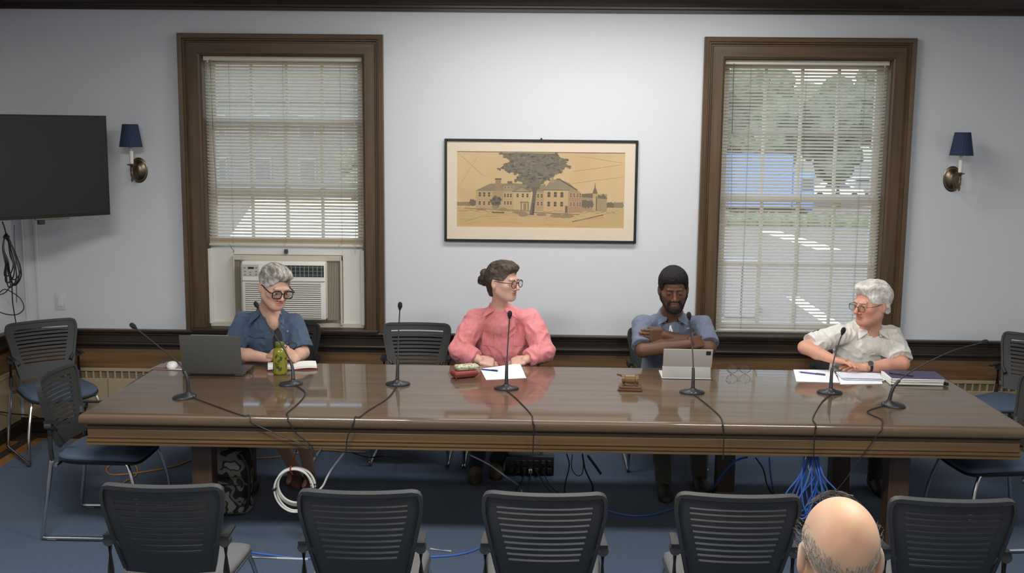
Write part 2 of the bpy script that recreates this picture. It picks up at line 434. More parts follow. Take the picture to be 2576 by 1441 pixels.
# outlet, dark behind vertical vanes
qx0, qx1, qz0, qz1 = rect(706, 667, 815, 697, YW+yf)
oo = MB().box2(qx0, qx1, yf-.003, yf+.001, qz0, qz1, .001, 1).build('outlet', mat('ac_outlet', (46, 54, 50), .6), t)
for i in range(3): MB().box2(qx0+.004, qx1-.004, yf-.008, yf-.002, qz0+(qz1-qz0)*(i+.5)/3-.003, qz0+(qz1-qz0)*(i+.5)/3+.003).build('louver', mat('ac_vane', (96, 104, 98), .5), oo)
vm = MB().box((0, 0, 0), (.004, .004, qz1-qz0-.006)).mesh('vane', mat('ac_vane2', (150, 150, 142), .5))
for i in range(10): obj('vane', vm, oo, (qx0+(qx1-qx0)*(i+.5)/10, yf-.008, (qz0+qz1)/2))
kx0, kx1, kz0, kz1 = rect(611, 665, 652, 694, YW+yf)
k = MB().box2(kx0, kx1, yf-.004, yf+.001, kz0, kz1, .002, 1).build('control_panel', mat('ac_panel', (186, 184, 178), .4), t)
dx0, dx1, dz0, dz1 = rect(624, 671, 639, 676, YW+yf)
MB().box2(dx0, dx1, yf-.006, yf-.003, dz0, dz1).build('display', BLACKP, k)
bmn = MB().box((0, 0, 0), (.012, .004, .008), None, .0015, 1).mesh('button', mat('ac_button', (130, 128, 124), .5))
for (bx, by) in ((616, 673), (645, 673), (617, 682), (630, 684), (645, 682), (617, 690), (630, 690), (645, 690)):
    p = lc(bx, by, YW+yf); obj('button', bmn, k, (p[0], yf-.005, p[1]))
# side bellows and frame
FRM = mat('ac_frame', (190, 182, 166), .5)
for side, (pa, pb) in (('l', (590, 606)), ('r', (822, 856))):
    ax0, ax1, az0, az1 = rect(pa, 655, pb, 805, YW+.03); az0 = max(az0, .02)
    m_ = MB(); nf = 4 if side == 'l' else 8
    for i in range(nf):
        xa = ax0+(ax1-ax0)*i/nf; xb = ax0+(ax1-ax0)*(i+1)/nf
        m_.add([(xa, .03, az0), ((xa+xb)/2, .012, az0), (xb, .03, az0), (xa, .03, az1), ((xa+xb)/2, .012, az1), (xb, .03, az1), (xa, .04, az0), (xb, .04, az0), (xa, .04, az1), (xb, .04, az1)],
               [(0, 1, 4, 3), (1, 2, 5, 4), (6, 8, 9, 7), (0, 3, 8, 6), (2, 7, 9, 5), (3, 4, 5, 9, 8), (0, 6, 7, 2, 1)])
    m_.build('bellows', FRM, t, 0)
rx0, rx1, rz0, rz1 = rect(586, 641, 860, 657, YW+.02)
MB().box2(rx0, rx1, .004, .04, rz0, rz1, .004, 1).build('top_rail', FRM, t)
MB().box2(rx1-.012, rx1, .0, .04, .02, rz1, .004, 1).build('side_rail', FRM, t); MB().box2(rx0, rx0+.012, .0, .04, .02, rz1, .004, 1).build('side_rail', FRM, t)
hw = (ox1-ox0)/2
MB().box2(-hw+.02, rx0, .045, .07, .02, .56, .003, 1).build('filler_panel', ACG, t); MB().box2(rx1, hw-.02, .045, .07, .02, .56, .003, 1).build('filler_panel', ACG, t)
MB().box2(rx0, rx1, .045, .07, rz1, .56, .003, 1).build('filler_panel', ACG, t)
MB().box2(-hw+.012, hw-.012, .025, .075, .0, .032, .003, 1).build('sill_strip', FRM, t)
MB().box2(-hw+.005, -hw+.03, 0.02, .075, .02, .555, .003, 1).build('side_track', WHITEP, t); MB().box2(hw-.03, hw-.005, 0.02, .075, .02, .555, .003, 1).build('side_track', WHITEP, t)
MB().box2(-hw+.02, hw-.02, .072, .09, .0, .56).build('backing', ACG, t, 0)
MB().box2(-.012, .012, .02, .05, .527, .557, .003, 1).build('latch', mat('latch', (84, 80, 74), .4, .6), t)

# ================================================================== SCONCES
BRASS = mat('aged_brass', (116, 104, 86), .36, 1, .15, 25)
NAVY = mat('navy_shade', (42, 52, 80), .85, 0, .06, 30)
def sconce(X, zc, label):
    t = thing('wall_sconce', (X, YW, zc), label, 'wall lamp', 'wall sconces beside the windows')
    Mx = Matrix.Rotation(R(90), 3, 'X')
    MB().lathe([(.001, .034), (.022, .033), (.036, .024), (.045, .014), (.05, .008), (.058, .007), (.062, .003), (.062, 0)], (0, 0, 0), 32, Mx, 1, 1.42).build('backplate', BRASS, t)
    arm = spline([(0, -.02, -.02), (0, -.05, -.055), (0, -.1, -.06), (0, -.135, -.03), (0, -.138, .03)], 8)
    MB().tube(arm, .0065, 10).build('arm', BRASS, t)
    m_ = MB(); m_.lathe([(.003, -.075), (.007, -.06), (.005, -.045), (.011, -.03), (.008, -.01), (.006, .02), (.014, .034), (.03, .04), (.032, .045), (.012, .047), (.012, .06)], (0, -.138, 0), 20)
    m_.build('candle_cup', BRASS, t)
    MB().lathe([(.0135, .05), (.0135, .135), (.011, .137), (.006, .138)], (0, -.138, 0), 20).build('candle_sleeve', mat('candle_white', (225, 220, 208), .5), t)
    zb, zt = .165, .315; n = 72
    m_ = MB(); pro = [(.076, zb), (.0515, zt), (.05, zt), (.0745, zb)]
    m_.lathe(pro+[pro[0]], (0, -.138, 0), n, None, 1, 1, None, lambda i: 1.012 if i % 3 == 0 else .994)
    m_.f = m_.f[:-2]
    sh = m_.build('shade', NAVY, t, 25)
    m_ = MB(); m_.tube([(math.cos(a)*.0505, -.138+math.sin(a)*.0505, zt) for a in np.linspace(0, 2*math.pi, 33)[:-1]], .0022, 6, True); m_.tube([(math.cos(a)*.0755, -.138+math.sin(a)*.0755, zb) for a in np.linspace(0, 2*math.pi, 33)[:-1]], .0022, 6, True)
    m_.build('trim', mat('navy_trim', (28, 38, 70), .8), sh)
    MB().cyl((-.052, -.138, zt-.012), (.052, -.138, zt-.012), .0015, n=6).cyl((0, -.138-.052, zt-.012), (0, -.138+.052, zt-.012), .0015, n=6).build('shade_ring', BRASS, t)
    MB().lathe([(.004, .137), (.012, .15), (.016, .175), (.01, .21), (.002, .225)], (0, -.138, 0), 14).build('bulb', mat('bulb', (225, 222, 214), .3), t)
p = at(350, 428, YW); sconce(p.x, p.z, 'brass wall sconce with a navy shade left of the window, beside the television')
p = at(2395, 450, YW); sconce(p.x, p.z, 'brass wall sconce with a navy shade at the right end of the back wall')

# ================================================================== FRAMED DRAWING
px0, px1, pz0, pz1 = -.642, .690, 1.404, 2.113
t = thing('framed_drawing', (0, YW, 0), 'black framed ink drawing of a brick school behind a big tree, in a cream mat', 'picture')
t.rotation_euler = (R(-.6), 0, 0); t.location = (0, YW-.014, .008)
FR = mat('frame_black', (26, 26, 28), .35)
m_ = MB(); fw = .017
m_.box2(px0, px0+fw, -.03, -.002, pz0, pz1, .003, 1); m_.box2(px1-fw, px1, -.03, -.002, pz0, pz1, .003, 1)
m_.box2(px0+fw, px1-fw, -.03, -.002, pz0, pz0+fw, .003, 1); m_.box2(px0+fw, px1-fw, -.03, -.002, pz1-fw, pz1, .003, 1)
m_.build('frame', FR, t)
qx0, qx1, qz0, qz1 = -.556, .602, 1.505, 2.028
m_ = MB(); MATC = mat('mat_board', (230, 214, 190), .9)
m_.box2(px0+fw, qx0, -.018, -.012, pz0+fw, pz1-fw); m_.box2(qx1, px1-fw, -.018, -.012, pz0+fw, pz1-fw)
m_.box2(qx0, qx1, -.018, -.012, pz0+fw, qz0); m_.box2(qx0, qx1, -.018, -.012, qz1, pz1-fw)
m_.build('mat_board', MATC, t, 0)
PAPER = mat('aged_paper', (202, 172, 126), .9, 0, 0, 2.2, .25, 14, 0, (1, 1, 1), (216, 188, 144))
pp = MB().box2(qx0-.005, qx1+.005, -.012, -.006, qz0-.005, qz1+.005).build('paper', PAPER, t, 0)
d = MB()
def Pd(u, v): return (qx0+(u-320)/1905*(qx1-qx0), qz1-(v-283)/880*(qz1-qz0))
LAY = [0]
def poly(pts, col):
    LAY[0] += 1; y = -.0121-.0000035*LAY[0]
    d.add([(Pd(*q)[0], y, Pd(*q)[1]) for q in pts], [tuple(range(len(pts)))], col)
def rct(a, b_, c, e, col): poly([(a, b_), (c, b_), (c, e), (a, e)], col)
def lnn(a, b_, c, e, w, col):
    dx, dy = c-a, e-b_; L = math.hypot(dx, dy) or 1; nx, ny = -dy/L*w/2, dx/L*w/2
    poly([(a+nx, b_+ny), (c+nx, e+ny), (c-nx, e-ny), (a-nx, b_-ny)], col)
rng = random.Random(3)
def blob(cx, cy, rx, ry, col, n=22, rag=.25):
    poly([(cx+math.cos(6.283*i/n)*rx*(1+rng.uniform(-rag, rag)), cy+math.sin(6.283*i/n)*ry*(1+rng.uniform(-rag, rag))) for i in range(n)], col)
ink, ink2, soft = (96, 88, 76), (118, 106, 88), (150, 132, 102)
rct(320, 930, 2225, 1163, (200, 170, 122))
for i in range(40): x = rng.uniform(330, 1900); y = rng.uniform(960, 1150); lnn(x, y, x+rng.uniform(40, 220), y+rng.uniform(-12, 4), 3, (168, 144, 102))
# distant hedge, church
for x in range(335, 540, 26): blob(x, 895, 24, 24, soft)
blob(500, 875, 45, 38, ink2)
for x in range(2020, 2200, 22): blob(x, 890, 26, 34, ink2 if x < 2110 else soft)
rct(1735, 765, 2030, 965, (166, 144, 108)); poly([(1735, 765), (1850, 755), (2030, 800), (2030, 820), (1735, 800)], ink2)
poly([(1862, 760), (1885, 690), (1892, 625), (1899, 690), (1925, 760)], ink2); rct(1868, 760, 1925, 960, (186, 164, 122)); rct(1905, 790, 1920, 960, ink2)
poly([(1960, 800), (1985, 755), (2030, 810)], ink2)
for x in range(1760, 1860, 30): blob(x, 880, 26, 45, ink2)
# school: left block, pediment, right block
rct(535, 738, 965, 962, (186, 158, 116)); poly([(528, 740), (700, 655), (840, 655), (960, 648), (1150, 655), (1210, 742)], (146, 130, 104))
rct(758, 600, 822, 740, (160, 134, 104)); rct(752, 594, 828, 608, ink); rct(895, 625, 950, 655, ink2)
rct(850, 680, 980, 738, (160, 140, 110)); rct(726, 745, 850, 860, (172, 146, 108))
rct(965, 742, 1160, 962, (196, 170, 126)); poly([(955, 745), (1065, 690), (1165, 745)], (168, 146, 112)); lnn(955, 745, 1165, 745, 9, ink2); lnn(955, 745, 1065, 690, 7, ink2); lnn(1065, 690, 1165, 745, 7, ink2)
rct(1200, 742, 1312, 962, (178, 152, 114)); poly([(1200, 742), (1230, 680), (1330, 650), (1330, 742)], (150, 134, 106))
rct(1310, 722, 1590, 985, (198, 168, 124)); poly([(1300, 722), (1400, 600), (1480, 594), (1600, 640), (1690, 722)], (152, 136, 110))
poly([(1590, 722), (1690, 715), (1745, 770), (1745, 975), (1590, 985)], (172, 138, 108)); lnn(1480, 594, 1690, 720, 12, ink); rct(1450, 588, 1500, 606, ink2)
lnn(1300, 722, 1600, 722, 9, ink2)
rct(1390, 560, 1420, 640, (168, 142, 110))
def win(x, y, w, h):
    rct(x-4, y-4, x+w+4, y+h+4, (200, 178, 136)); rct(x, y, x+w, y+h, ink); lnn(x, y+h/2, x+w, y+h/2, 4, (170, 150, 116))
for x in (568, 618, 674): win(x, 755, 26, 52); win(x, 862, 24, 42)
for x in (858, 893, 926): win(x, 770, 20, 42); win(x, 858, 20, 40); 
for x in (862, 900, 938): win(x, 690, 18, 18)
for x in (1000, 1060, 1112): win(x, 768, 24, 42)
for x in (1236, 1278): win(x, 770, 20, 42); win(x, 860, 20, 44)
for x in (1352, 1425, 1500): win(x, 745, 34, 60); win(x, 858, 32, 55)
for x in (1612, 1650, 1690, 1718): win(x, 755, 13, 48); win(x, 860, 13, 48)
rct(1080, 880, 1112, 962, (150, 128, 98)); rct(1040, 862, 1140, 872, ink2); rct(1050, 872, 1060, 962, ink2); rct(1128, 872, 1138, 962, ink2)
rct(1555, 905, 1585, 990, (120, 100, 80))
# shrubs, lawn edges, path
for cx, cy, rx, ry in ((770, 860, 65, 62), (760, 930, 40, 20), (850, 950, 50, 18), (600, 955, 60, 14), (1020, 985, 60, 18), (1080, 1010, 60, 26), (1450, 1020, 70, 22), (1560, 1025, 90, 22), (1290, 1010, 60, 16)):
    blob(cx, cy, rx, ry, ink2 if ry > 30 else soft)
for i in range(9): blob(720+rng.uniform(0, 100), 820+rng.uniform(0, 80), 16, 14, ink, 9)
lnn(400, 945, 1160, 965, 8, soft); lnn(1200, 985, 1720, 1005, 7, ink2); lnn(1560, 1080, 2200, 950, 10, (206, 184, 140)); lnn(1640, 1090, 1990, 1005, 9, ink2); lnn(1700, 1075, 2190, 945, 4, soft); lnn(720, 990, 860, 992, 10, ink)
for x in range(340, 2100, 60): lnn(x, 960+rng.uniform(0, 30), x+50, 962+rng.uniform(0, 30), 5, soft)
# the big tree
trk = [(1150, 1015), (1185, 760), (1150, 640), (1180, 640), (1205, 720), (1245, 620), (1262, 640), (1228, 740), (1215, 860), (1200, 1015)]
poly(trk, (112, 104, 90)); poly([(1188, 880), (1206, 880), (1200, 1015), (1180, 1015)], ink)
crownp = [(820, 300), (1000, 296), (1440, 300), (1470, 340), (1570, 365), (1540, 400), (1605, 455), (1520, 460), (1500, 520), (1420, 552), (1360, 600), (1290, 640), (1250, 700), (1200, 705), (1140, 690), (1080, 640), (985, 615), (1025, 572), (1050, 545), (990, 528), (900, 515), (890, 490), (800, 480), (870, 430), (930, 390), (870, 350)]
poly(crownp, (122, 114, 98))
for i in range(260):
    x = rng.uniform(830, 1560); y = rng.uniform(310, 660)
    inside = False; j = len(crownp)-1
    for q in range(len(crownp)):
        (xa, ya), (xb, yb) = crownp[q], crownp[j]
        if (ya > y) != (yb > y) and x < (xb-xa)*(y-ya)/(yb-ya)+xa: inside = not inside
        j = q
    if inside: blob(x, y, rng.uniform(8, 26), rng.uniform(6, 14), rng.choice([(104, 97, 84), (112, 105, 92), (140, 130, 108), (128, 120, 102), (96, 90, 80)]), 8, .35)
for (x, y) in crownp:
    for k in range(3): blob(x+rng.uniform(-14, 14), max(302, y+rng.uniform(-12, 12)), rng.uniform(10, 24), rng.uniform(6, 12), rng.choice([(108, 101, 88), (120, 112, 96)]), 8, .4)
# creases of the old sheet
for a in ((330, 300, 620, 560), (340, 700, 560, 330), (1650, 500, 2180, 420), (1640, 640, 2200, 560), (1750, 330, 2200, 400), (400, 1100, 700, 1000)): lnn(*a, 2.5, (199, 170, 125))
d.build('drawing', mat_vc('ink_print', .9), t, 0)
MB().box2(px0+fw, px1-fw, -.0245, -.023, pz0+fw, pz1-fw).build('glass', mat_glass('picture_glass', .015), t, 0)
p = at(1362, 350, YW)
MB().cyl((p.x, .014, p.z-.008), (p.x, -.014, p.z-.006), .004, n=8).sphere((p.x, -.016, p.z-.006), .007, 10, 6).build('hook', BLACKP, t)

# ================================================================== TELEVISION IN THE LEFT CORNER
rt = Vector((-2.825, 7.20)); dr = Vector((-.66, -.75)).normalized(); TW, TH = 1.15, .647
cx, cy = (rt+dr*TW/2); tz = 1.604
t = thing('television', (cx, cy, tz), 'large black flat television angled across the left corner', 'television')
ang = math.atan2(-dr.y, -dr.x); t.rotation_euler = (0, 0, ang)     # local -Y faces the room
TVB = mat('tv_bezel', (16, 16, 18), .3); TVS = mat('tv_screen', (26, 26, 26), .22)
m_ = MB(); m_.box2(-TW/2, TW/2, 0, .03, 0, TH, .006, 2); m_.box2(-TW*.36, TW*.36, .028, .06, .06, TH*.62, .012, 2)
m_.build('casing', TVB, t)
MB().box2(-TW/2+.008, TW/2-.008, -.0015, .002, .018, TH-.008).build('screen', TVS, t, 0)
m_ = MB()
for a in ((-TW/2, -TW/2+.008, 0, TH), (TW/2-.008, TW/2, 0, TH), (-TW/2, TW/2, 0, .018), (-TW/2, TW/2, TH-.008, TH)): m_.box2(a[0], a[1], -.004, .002, a[2], a[3], .0015, 1)
m_.build('bezel', TVB, t)
MB().box2(.08, .3, -.002, .024, -.012, .002, .003, 1).build('sensor_strip', mat('tv_strip', (120, 112, 92), .35, .6), t)
MB().box2(.10, .14, .002, .03, -.04, -.01, .003, 1).build('infrared_receiver', BLACKP, t)
m_ = MB(); m_.box2(-.15, .15, .058, .07, .16, .44, .004, 1); m_.box2(-.03, .03, .07, .34, .27, .33, .01, 2); m_.build('mount_arm', BLACKP, t)
# raceway and cables under the television, in the corner
RW = mat('raceway', (196, 197, 198), .6)
tag(MB().box2(XL+.16, XL+.182, YW-.012, YW-.0005, .76, 1.75, .003, 1).box2(XL+.075, XL+.088, YW-.012, YW-.0005, .76, 1.75, .003, 1).build('cable_raceway', RW), 'thin painted cable raceways running down the corner below the television', 'raceway')
Yb = 7.05
cb = thing('cable_bundle', at(25, 700, Yb), 'looped bundle of black cables hanging below the television', 'cable')
def lp(px, py, dy=0): q = at(px, py, Yb+dy)-at(25, 700, Yb); return q
rng = random.Random(5)
for k in range(7):
    x0 = rng.uniform(6, 14); x1 = rng.uniform(30, 55); y1 = rng.uniform(690, 718)
    pts = [lp(16+rng.uniform(-4, 4), 592+rng.uniform(-3, 6), .01*k), lp(x1*.75, 640, .012*k), lp(x1, y1-25, .01*k), lp(x1-8, y1, .008*k), lp(x1-22, y1+2, .006*k), lp(14+rng.uniform(-2, 8), 660, -.006*k), lp(4+x0*.4, 625, -.004*k), lp(12, 596, 0)]
    MB().tube(spline(pts, 8, True), .0042, 6, True).build('loop', CABLEB, cb)
MB().tube(spline([lp(6, 558, -.1), lp(12, 575, -.05), lp(16, 592, 0)], 8), .0045, 6).build('tail', CABLEB, cb)
MB().tube(spline([lp(28, 716), lp(14, 735, .02), lp(-6, 742, .03), lp(10, 728, .0), lp(30, 735), lp(52, 752), lp(60, 775), lp(45, 790), lp(20, 791), lp(-10, 782)], 8), .0035, 6).build('tail', CABLEB, cb)
MB().tube(spline([lp(30, 715), lp(32, 760, .1), lp(38, 800, .3), lp(44, 830, .5)], 8), .0035, 6).build('tail', CABLEB, cb)
MB().box(lp(16, 596), (.035, .035, .02), None, .006, 1).build('tie', CABLEB, cb)
MB().tube(spline([lp(36, 566, -.05), lp(36, 600, 0), lp(40, 660, .2), lp(42, 760, .5)], 8), .003, 6).build('tail', mat('grey_cable', (120, 118, 116), .5), cb)
p = at(153, 758, YW)
o = thing('wall_plate', (p.x, YW, p.z), 'white decorator switch plate on the wall below the television', 'switch')
MB().box2(-.038, .038, -.006, -.0005, -.06, .06, .004, 2).build('plate', mat('plate_white', (200, 200, 200), .4), o)
MB().box2(-.017, .017, -.0095, -.004, -.034, .034, .002, 1).build('rocker', mat('rocker_white', (208, 208, 206), .35), o)

# ================================================================== CEILING LIGHTS AND AN ADDED FILL
DIFF = mat('lamp_diffuser', (240, 240, 236), .6)
def ceiling_light(x, y, w, h, power, label):
    t = thing('ceiling_light', (x, y, ZC), label, 'ceiling light', 'ceiling light panels')
    m_ = MB()
    for a in ((-w/2-.03, -w/2, -h/2-.03, h/2+.03), (w/2, w/2+.03, -h/2-.03, h/2+.03), (-w/2, w/2, -h/2-.03, -h/2), (-w/2, w/2, h/2, h/2+.03)): m_.box2(a[0], a[1], a[2], a[3], -.06, -.0005, .003, 1)
    m_.build('frame', WHITEP, t)
    MB().box2(-w/2, w/2, -h/2, h/2, -.03, -.02).build('diffuser', mat_emit('lamp_glow', (255, 250, 240), 2.0), t, 0)
    l = bpy.data.lights.new('lamp', 'AREA'); l.shape = 'RECTANGLE'; l.size = w; l.size_y = h; l.energy = power; l.color = (1, .985, .96)
    lo = bpy.data.objects.new('lamp', l); COL.objects.link(lo); lo.parent = t; lo.location = (0, 0, -.062)
ceiling_light(.38, 6.48, 2.2, .4, 47, 'long rectangular ceiling light above the table')
ceiling_light(-1.6, 3.3, 1.2, .5, 112, 'rectangular ceiling light above the left front chairs')
ceiling_light(1.7, 3.3, 1.2, .5, 82, 'rectangular ceiling light above the right front chairs')
ceiling_light(0, .2, 2.4, .8, 48, 'wide fill light added behind the foreground audience')  # unseen lamp, added as frontal fill for surfaces facing the camera

# ================================================================== OUTSIDE THE WINDOWS
GZ = -3.2
ASPH = mat('asphalt', (100, 97, 92), .9, 0, .08, 3)
tag(MB().box2(-70, 90, 9, 190, GZ-.2, GZ).build('parking_lot', ASPH, None, 0), 'grey asphalt parking lot seen through the blinds', 'parking lot', None, 'structure')
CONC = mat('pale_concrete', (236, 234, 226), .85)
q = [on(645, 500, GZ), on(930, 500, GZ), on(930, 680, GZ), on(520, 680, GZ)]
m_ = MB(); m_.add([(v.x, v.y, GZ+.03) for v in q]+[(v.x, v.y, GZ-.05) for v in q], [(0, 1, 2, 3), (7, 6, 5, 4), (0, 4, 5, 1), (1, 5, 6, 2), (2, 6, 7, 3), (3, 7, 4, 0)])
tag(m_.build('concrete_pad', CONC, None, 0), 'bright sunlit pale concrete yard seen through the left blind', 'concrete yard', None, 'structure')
STR = mat('lot_stripe', (245, 245, 245), .8)
for i, (a, c, lb) in enumerate((((1935, 582), (2085, 628), 'far white parking stripe behind the right blind'), ((1995, 748), (2095, 815), 'near white parking stripe behind the right blind, beside the white-haired head'))):
    A = on(*a, GZ); B_ = on(*c, GZ); dd = (B_-A).normalized(); nn = Vector((-dd.y, dd.x, 0))*(.55 if i == 0 else .22)
    vv = [A-nn, B_-nn, B_+nn, A+nn]
    m_ = MB(); m_.add([(v.x, v.y, GZ+.012) for v in vv]+[(v.x, v.y, GZ-.01) for v in vv], [(0, 1, 2, 3), (7, 6, 5, 4), (0, 4, 5, 1), (1, 5, 6, 2), (2, 6, 7, 3), (3, 7, 4, 0)])
    tag(m_.build('parking_stripe', STR, None, 0), lb, 'parking stripe', 'painted stripes on the lot')
# grey clapboard house opposite, with windows; facade shade put into the wall colour
def house(x0, x1, y, h, wallc, roofc, label, wins):
    t = thing('house', ((x0+x1)/2, y, GZ), label, 'house'); w = x1-x0
    MB().box2(-w/2, w/2, 0, 9, 0, h).build('wall', mat('siding_'+label[:9], wallc, .8, 0, .05, 2), t, 0)
    MB().rings([[(-w/2-.5, -.5, h), (-w/2-.5, 9.5, h), (-w/2-.5, 4.5, h+3)], [(w/2+.5, -.5, h), (w/2+.5, 9.5, h), (w/2+.5, 4.5, h+3)]]).build('roof', mat('roof_'+label[:9], roofc, .9), t, 0)
    for (wx, wz) in wins:
        f = MB().box2(wx-.7, wx+.7, -.08, .02, wz, wz+1.7).build('window', mat('far_trim', (116, 119, 126), .7), t, 0)
        MB().box2(wx-.58, wx+.58, -.1, .0, wz+.12, wz+1.58).build('pane', mat('house_pane', (72, 80, 94), .3), f, 0)
house(-34, -9, 86, 7.4, (96, 100, 108), (76, 78, 84), 'long grey house across the lot behind the left blind', [(x, z) for x in (-10.2, -7, -3.5, 0, 3.5, 7, 10.2) for z in (1.2, 4.5)])
# blue box truck, cars, cabinet
c = on(1935, 556, GZ)
t = thing('box_truck', (c.x, c.y, GZ), 'blue box truck parked beyond the right window', 'truck')
BLUE = mat('truck_blue', (84, 112, 170), .5)
MB().box2(-2.45, 1.3, 0, 2.4, .75, 4.0, .05, 1).build('box', BLUE, t); MB().box2(1.3, 2.7, .1, 2.3, .6, 2.9, .25, 3).build('cab', BLUE, t)
MB().box2(1.9, 2.55, .06, .14, 1.9, 2.6).build('window', mat('far_pane', (60, 70, 84), .2), t, 0); MB().box2(-2.4, 2.4, .2, 2.2, .5, .76).build('chassis', BLACKP, t, 0)
for wx in (-1.6, 1.8): MB().cyl((wx, -.02, .45), (wx, .25, .45), .45, n=20).build('wheel', BLACKP, t)
def car(px, py, col, label):
    c = on(px, py, GZ); t = thing('car', (c.x, c.y, GZ), label, 'car', 'cars parked beyond the right window')
    cm = mat('car_'+label[:5], col, .35)
    prof = [(-2.1, .35), (-2.15, .75), (-1.9, .95), (-1.2, 1.05), (-.6, 1.45), (.6, 1.48), (1.3, 1.05), (2.0, .9), (2.15, .6), (2.1, .35)]
    MB().rings([[(x, y, z) for x, z in prof] for y in (0, 1.75)]).build('body', cm, t, 20)
    MB().prism([(-1.0, 1.06), (-.5, 1.4), (.5, 1.42), (1.05, 1.06)], lambda u, v: (u, -.012, v), (0, .02, 0)).build('window', mat('far_pane', (60, 70, 84), .2), t, 0)
    for wx in (-1.35, 1.35): MB().cyl((wx, -.03, .33), (wx, .2, .33), .33, n=18).build('wheel', BLACKP, t)
car(2105, 505, (236, 238, 242), 'white car parked beside the blue truck')
car(2175, 490, (160, 164, 170), 'silver car parked further off behind the white car')
c = on(1862, 800, GZ)
t = thing('utility_cabinet', (c.x, c.y, GZ), 'grey utility cabinet standing in the lot behind the right blind', 'cabinet')
UG = mat('cabinet_grey', (104, 106, 112), .6)
MB().box2(-.45, .45, 0, .7, 0, 1.62, .03, 1).build('body', UG, t); MB().box2(-.47, .47, -.03, .73, 1.62, 1.7, .02, 1).build('lid', UG, t); MB().box2(-.008, .008, -.01, .0, .1, 1.5).build('door_seam', BLACKP, t, 0)
# trees and hedge
LEAF = [mat('foliage_a', (76, 88, 72), .8, 0, .3, 3), mat('foliage_b', (94, 104, 86), .8, 0, .3, 3), mat('foliage_c', (66, 78, 64), .8, 0, .3, 3)]
BARK = mat('bark', (92, 80, 68), .9, 0, .2, 6)
def tree(x, y, h, rad, li, label, seed, zc=.68):
    t = thing('tree', (x, y, GZ), label, 'tree', 'trees beyond the lot'); rg = random.Random(seed)
    MB().tube([(0, 0, 0), (.1, 0, h*.3), (-.1, .1, h*.62)], lambda q: .32*(1-.6*q), 10).build('trunk', BARK, t)
    bm = bmesh.new()
    for k in range(16):
        a = rg.uniform(0, 6.28); rr = rad*math.sqrt(rg.random())*.75; cz = h*zc+rg.uniform(-.3, .3)*h
        s_ = bmesh.ops.create_icosphere(bm, subdivisions=3, radius=rad*rg.uniform(.35, .55))
        for v in s_['verts']:
            nz = noise.noise(v.co*1.3+Vector((k*7.1, seed, 0)))*.35+noise.noise(v.co*4+Vector((k, seed, 3)))*.16
            v.co = v.co*(1+nz)+Vector((math.cos(a)*rr, math.sin(a)*rr, cz))
    me = bpy.data.meshes.new('crown'); bm.to_mesh(me); bm.free(); me.materials.append(LEAF[li]); obj('crown', me, t)
for k, (px, Y, h, r_, li, lb) in enumerate(((1870, 76, 8.8, 3.4, 0, 'dense green tree behind the blue truck'), (1985, 92, 9.5, 2.6, 1, 'pale green tree right of the truck'), (2110, 78, 8.2, 2.6, 2, 'dark green tree behind the white car'), (2225, 88, 9.8, 2.8, 0, 'broad green tree at the right side of the right window'), (890, 80, 3.4, 1.3, 1, 'low pale tree right of the concrete yard'))):
    tree(at(px, 400, Y).x, Y, h, r_, li, lb, k+1)
a = on(1825, 568, GZ); c = on(2230, 568, GZ)
bm = bmesh.new(); bmesh.ops.create_grid(bm, x_segments=60, y_segments=1, size=.5)
bm.free()
m_ = MB(); N = 70; rg = random.Random(9); rs = []
for i in range(N+1):
    x = a.x+(c.x-a.x)*i/N; hh = .75+.25*noise.noise(Vector((i*.4, 0, 0)))+rg.uniform(-.06, .06); yy = a.y+rg.uniform(-.1, .1)
    rs.append([(x, yy-.5, GZ), (x, yy-.6, GZ+hh*.6), (x, yy-.2, GZ+hh), (x, yy+.3, GZ+hh), (x, yy+.6, GZ+hh*.5), (x, yy+.5, GZ)])
m_.rings(rs); tag(m_.build('hedge', LEAF[0], None, 60), 'clipped green hedge running in front of the parked cars', 'hedge')
# ================================================================== TABLE
TX0, TX1, TY0, TY1, TZ = -2.30, 2.455, 5.34, 6.625, .75
tcx, tcy = (TX0+TX1)/2, (TY0+TY1)/2
hx, hy = (TX1-TX0)/2, (TY1-TY0)/2
t = thing('conference_table', (tcx, tcy, 0), 'long polished brown wooden conference table in the middle of the room', 'table')
def rect_rings(prof):
    return [[(-hx+o, -hy+o, z), (hx-o, -hy+o, z), (hx-o, hy-o, z), (-hx+o, hy-o, z)] for o, z in prof]
top = [(.06, .69), (.012, .69), (.004, .694), (0, .703), (-.002, .718), (0, .734), (.005, .743), (.014, .749), (.03, .75)]
MB().rings(rect_rings(top)).build('tabletop', TABLEWOOD, t, 40)
ap = [(.045, .684), (.03, .684), (.026, .68), (.026, .668), (.032, .664), (.03, .66), (.03, .628), (.024, .625), (.024, .62), (.03, .617), (.03, .61), (.022, .606), (.022, .60), (.028, .597), (.028, .59), (.022, .587), (.022, .582), (.05, .582)]
m_ = MB(); m_.rings(rect_rings(ap+[(.05, .684)]), True, False); m_.build('apron', APRONWOOD, t, 20)
MB().rings(rect_rings([(.05, .684), (.04, .684), (.04, .69), (.05, .69)]), True, False).build('groove', mat('groove_dark', (40, 27, 17), .7), t, 0)
for (lx, ly) in ((-1.735, 5.56), (-1.73, 6.34), (1.885, 5.56), (1.81, 6.34), (1.14, 6.36)):
    m_ = MB(); w = .052
    m_.rings([[(lx-tcx+sx*s_, ly-tcy+sy*s_, z) for sx, sy in ((-1, -1), (1, -1), (1, 1), (-1, 1))] for s_, z in ((w+.01, .006), (w+.01, .05), (w, .07), (w, .55), (w+.012, .565), (w+.012, .688))])
    m_.build('leg', LEGWOOD, t, 20)
MB().box2(-1.8, 1.6, -.02, .02, .55, .6).build('stretcher', LEGWOOD, t, 0)

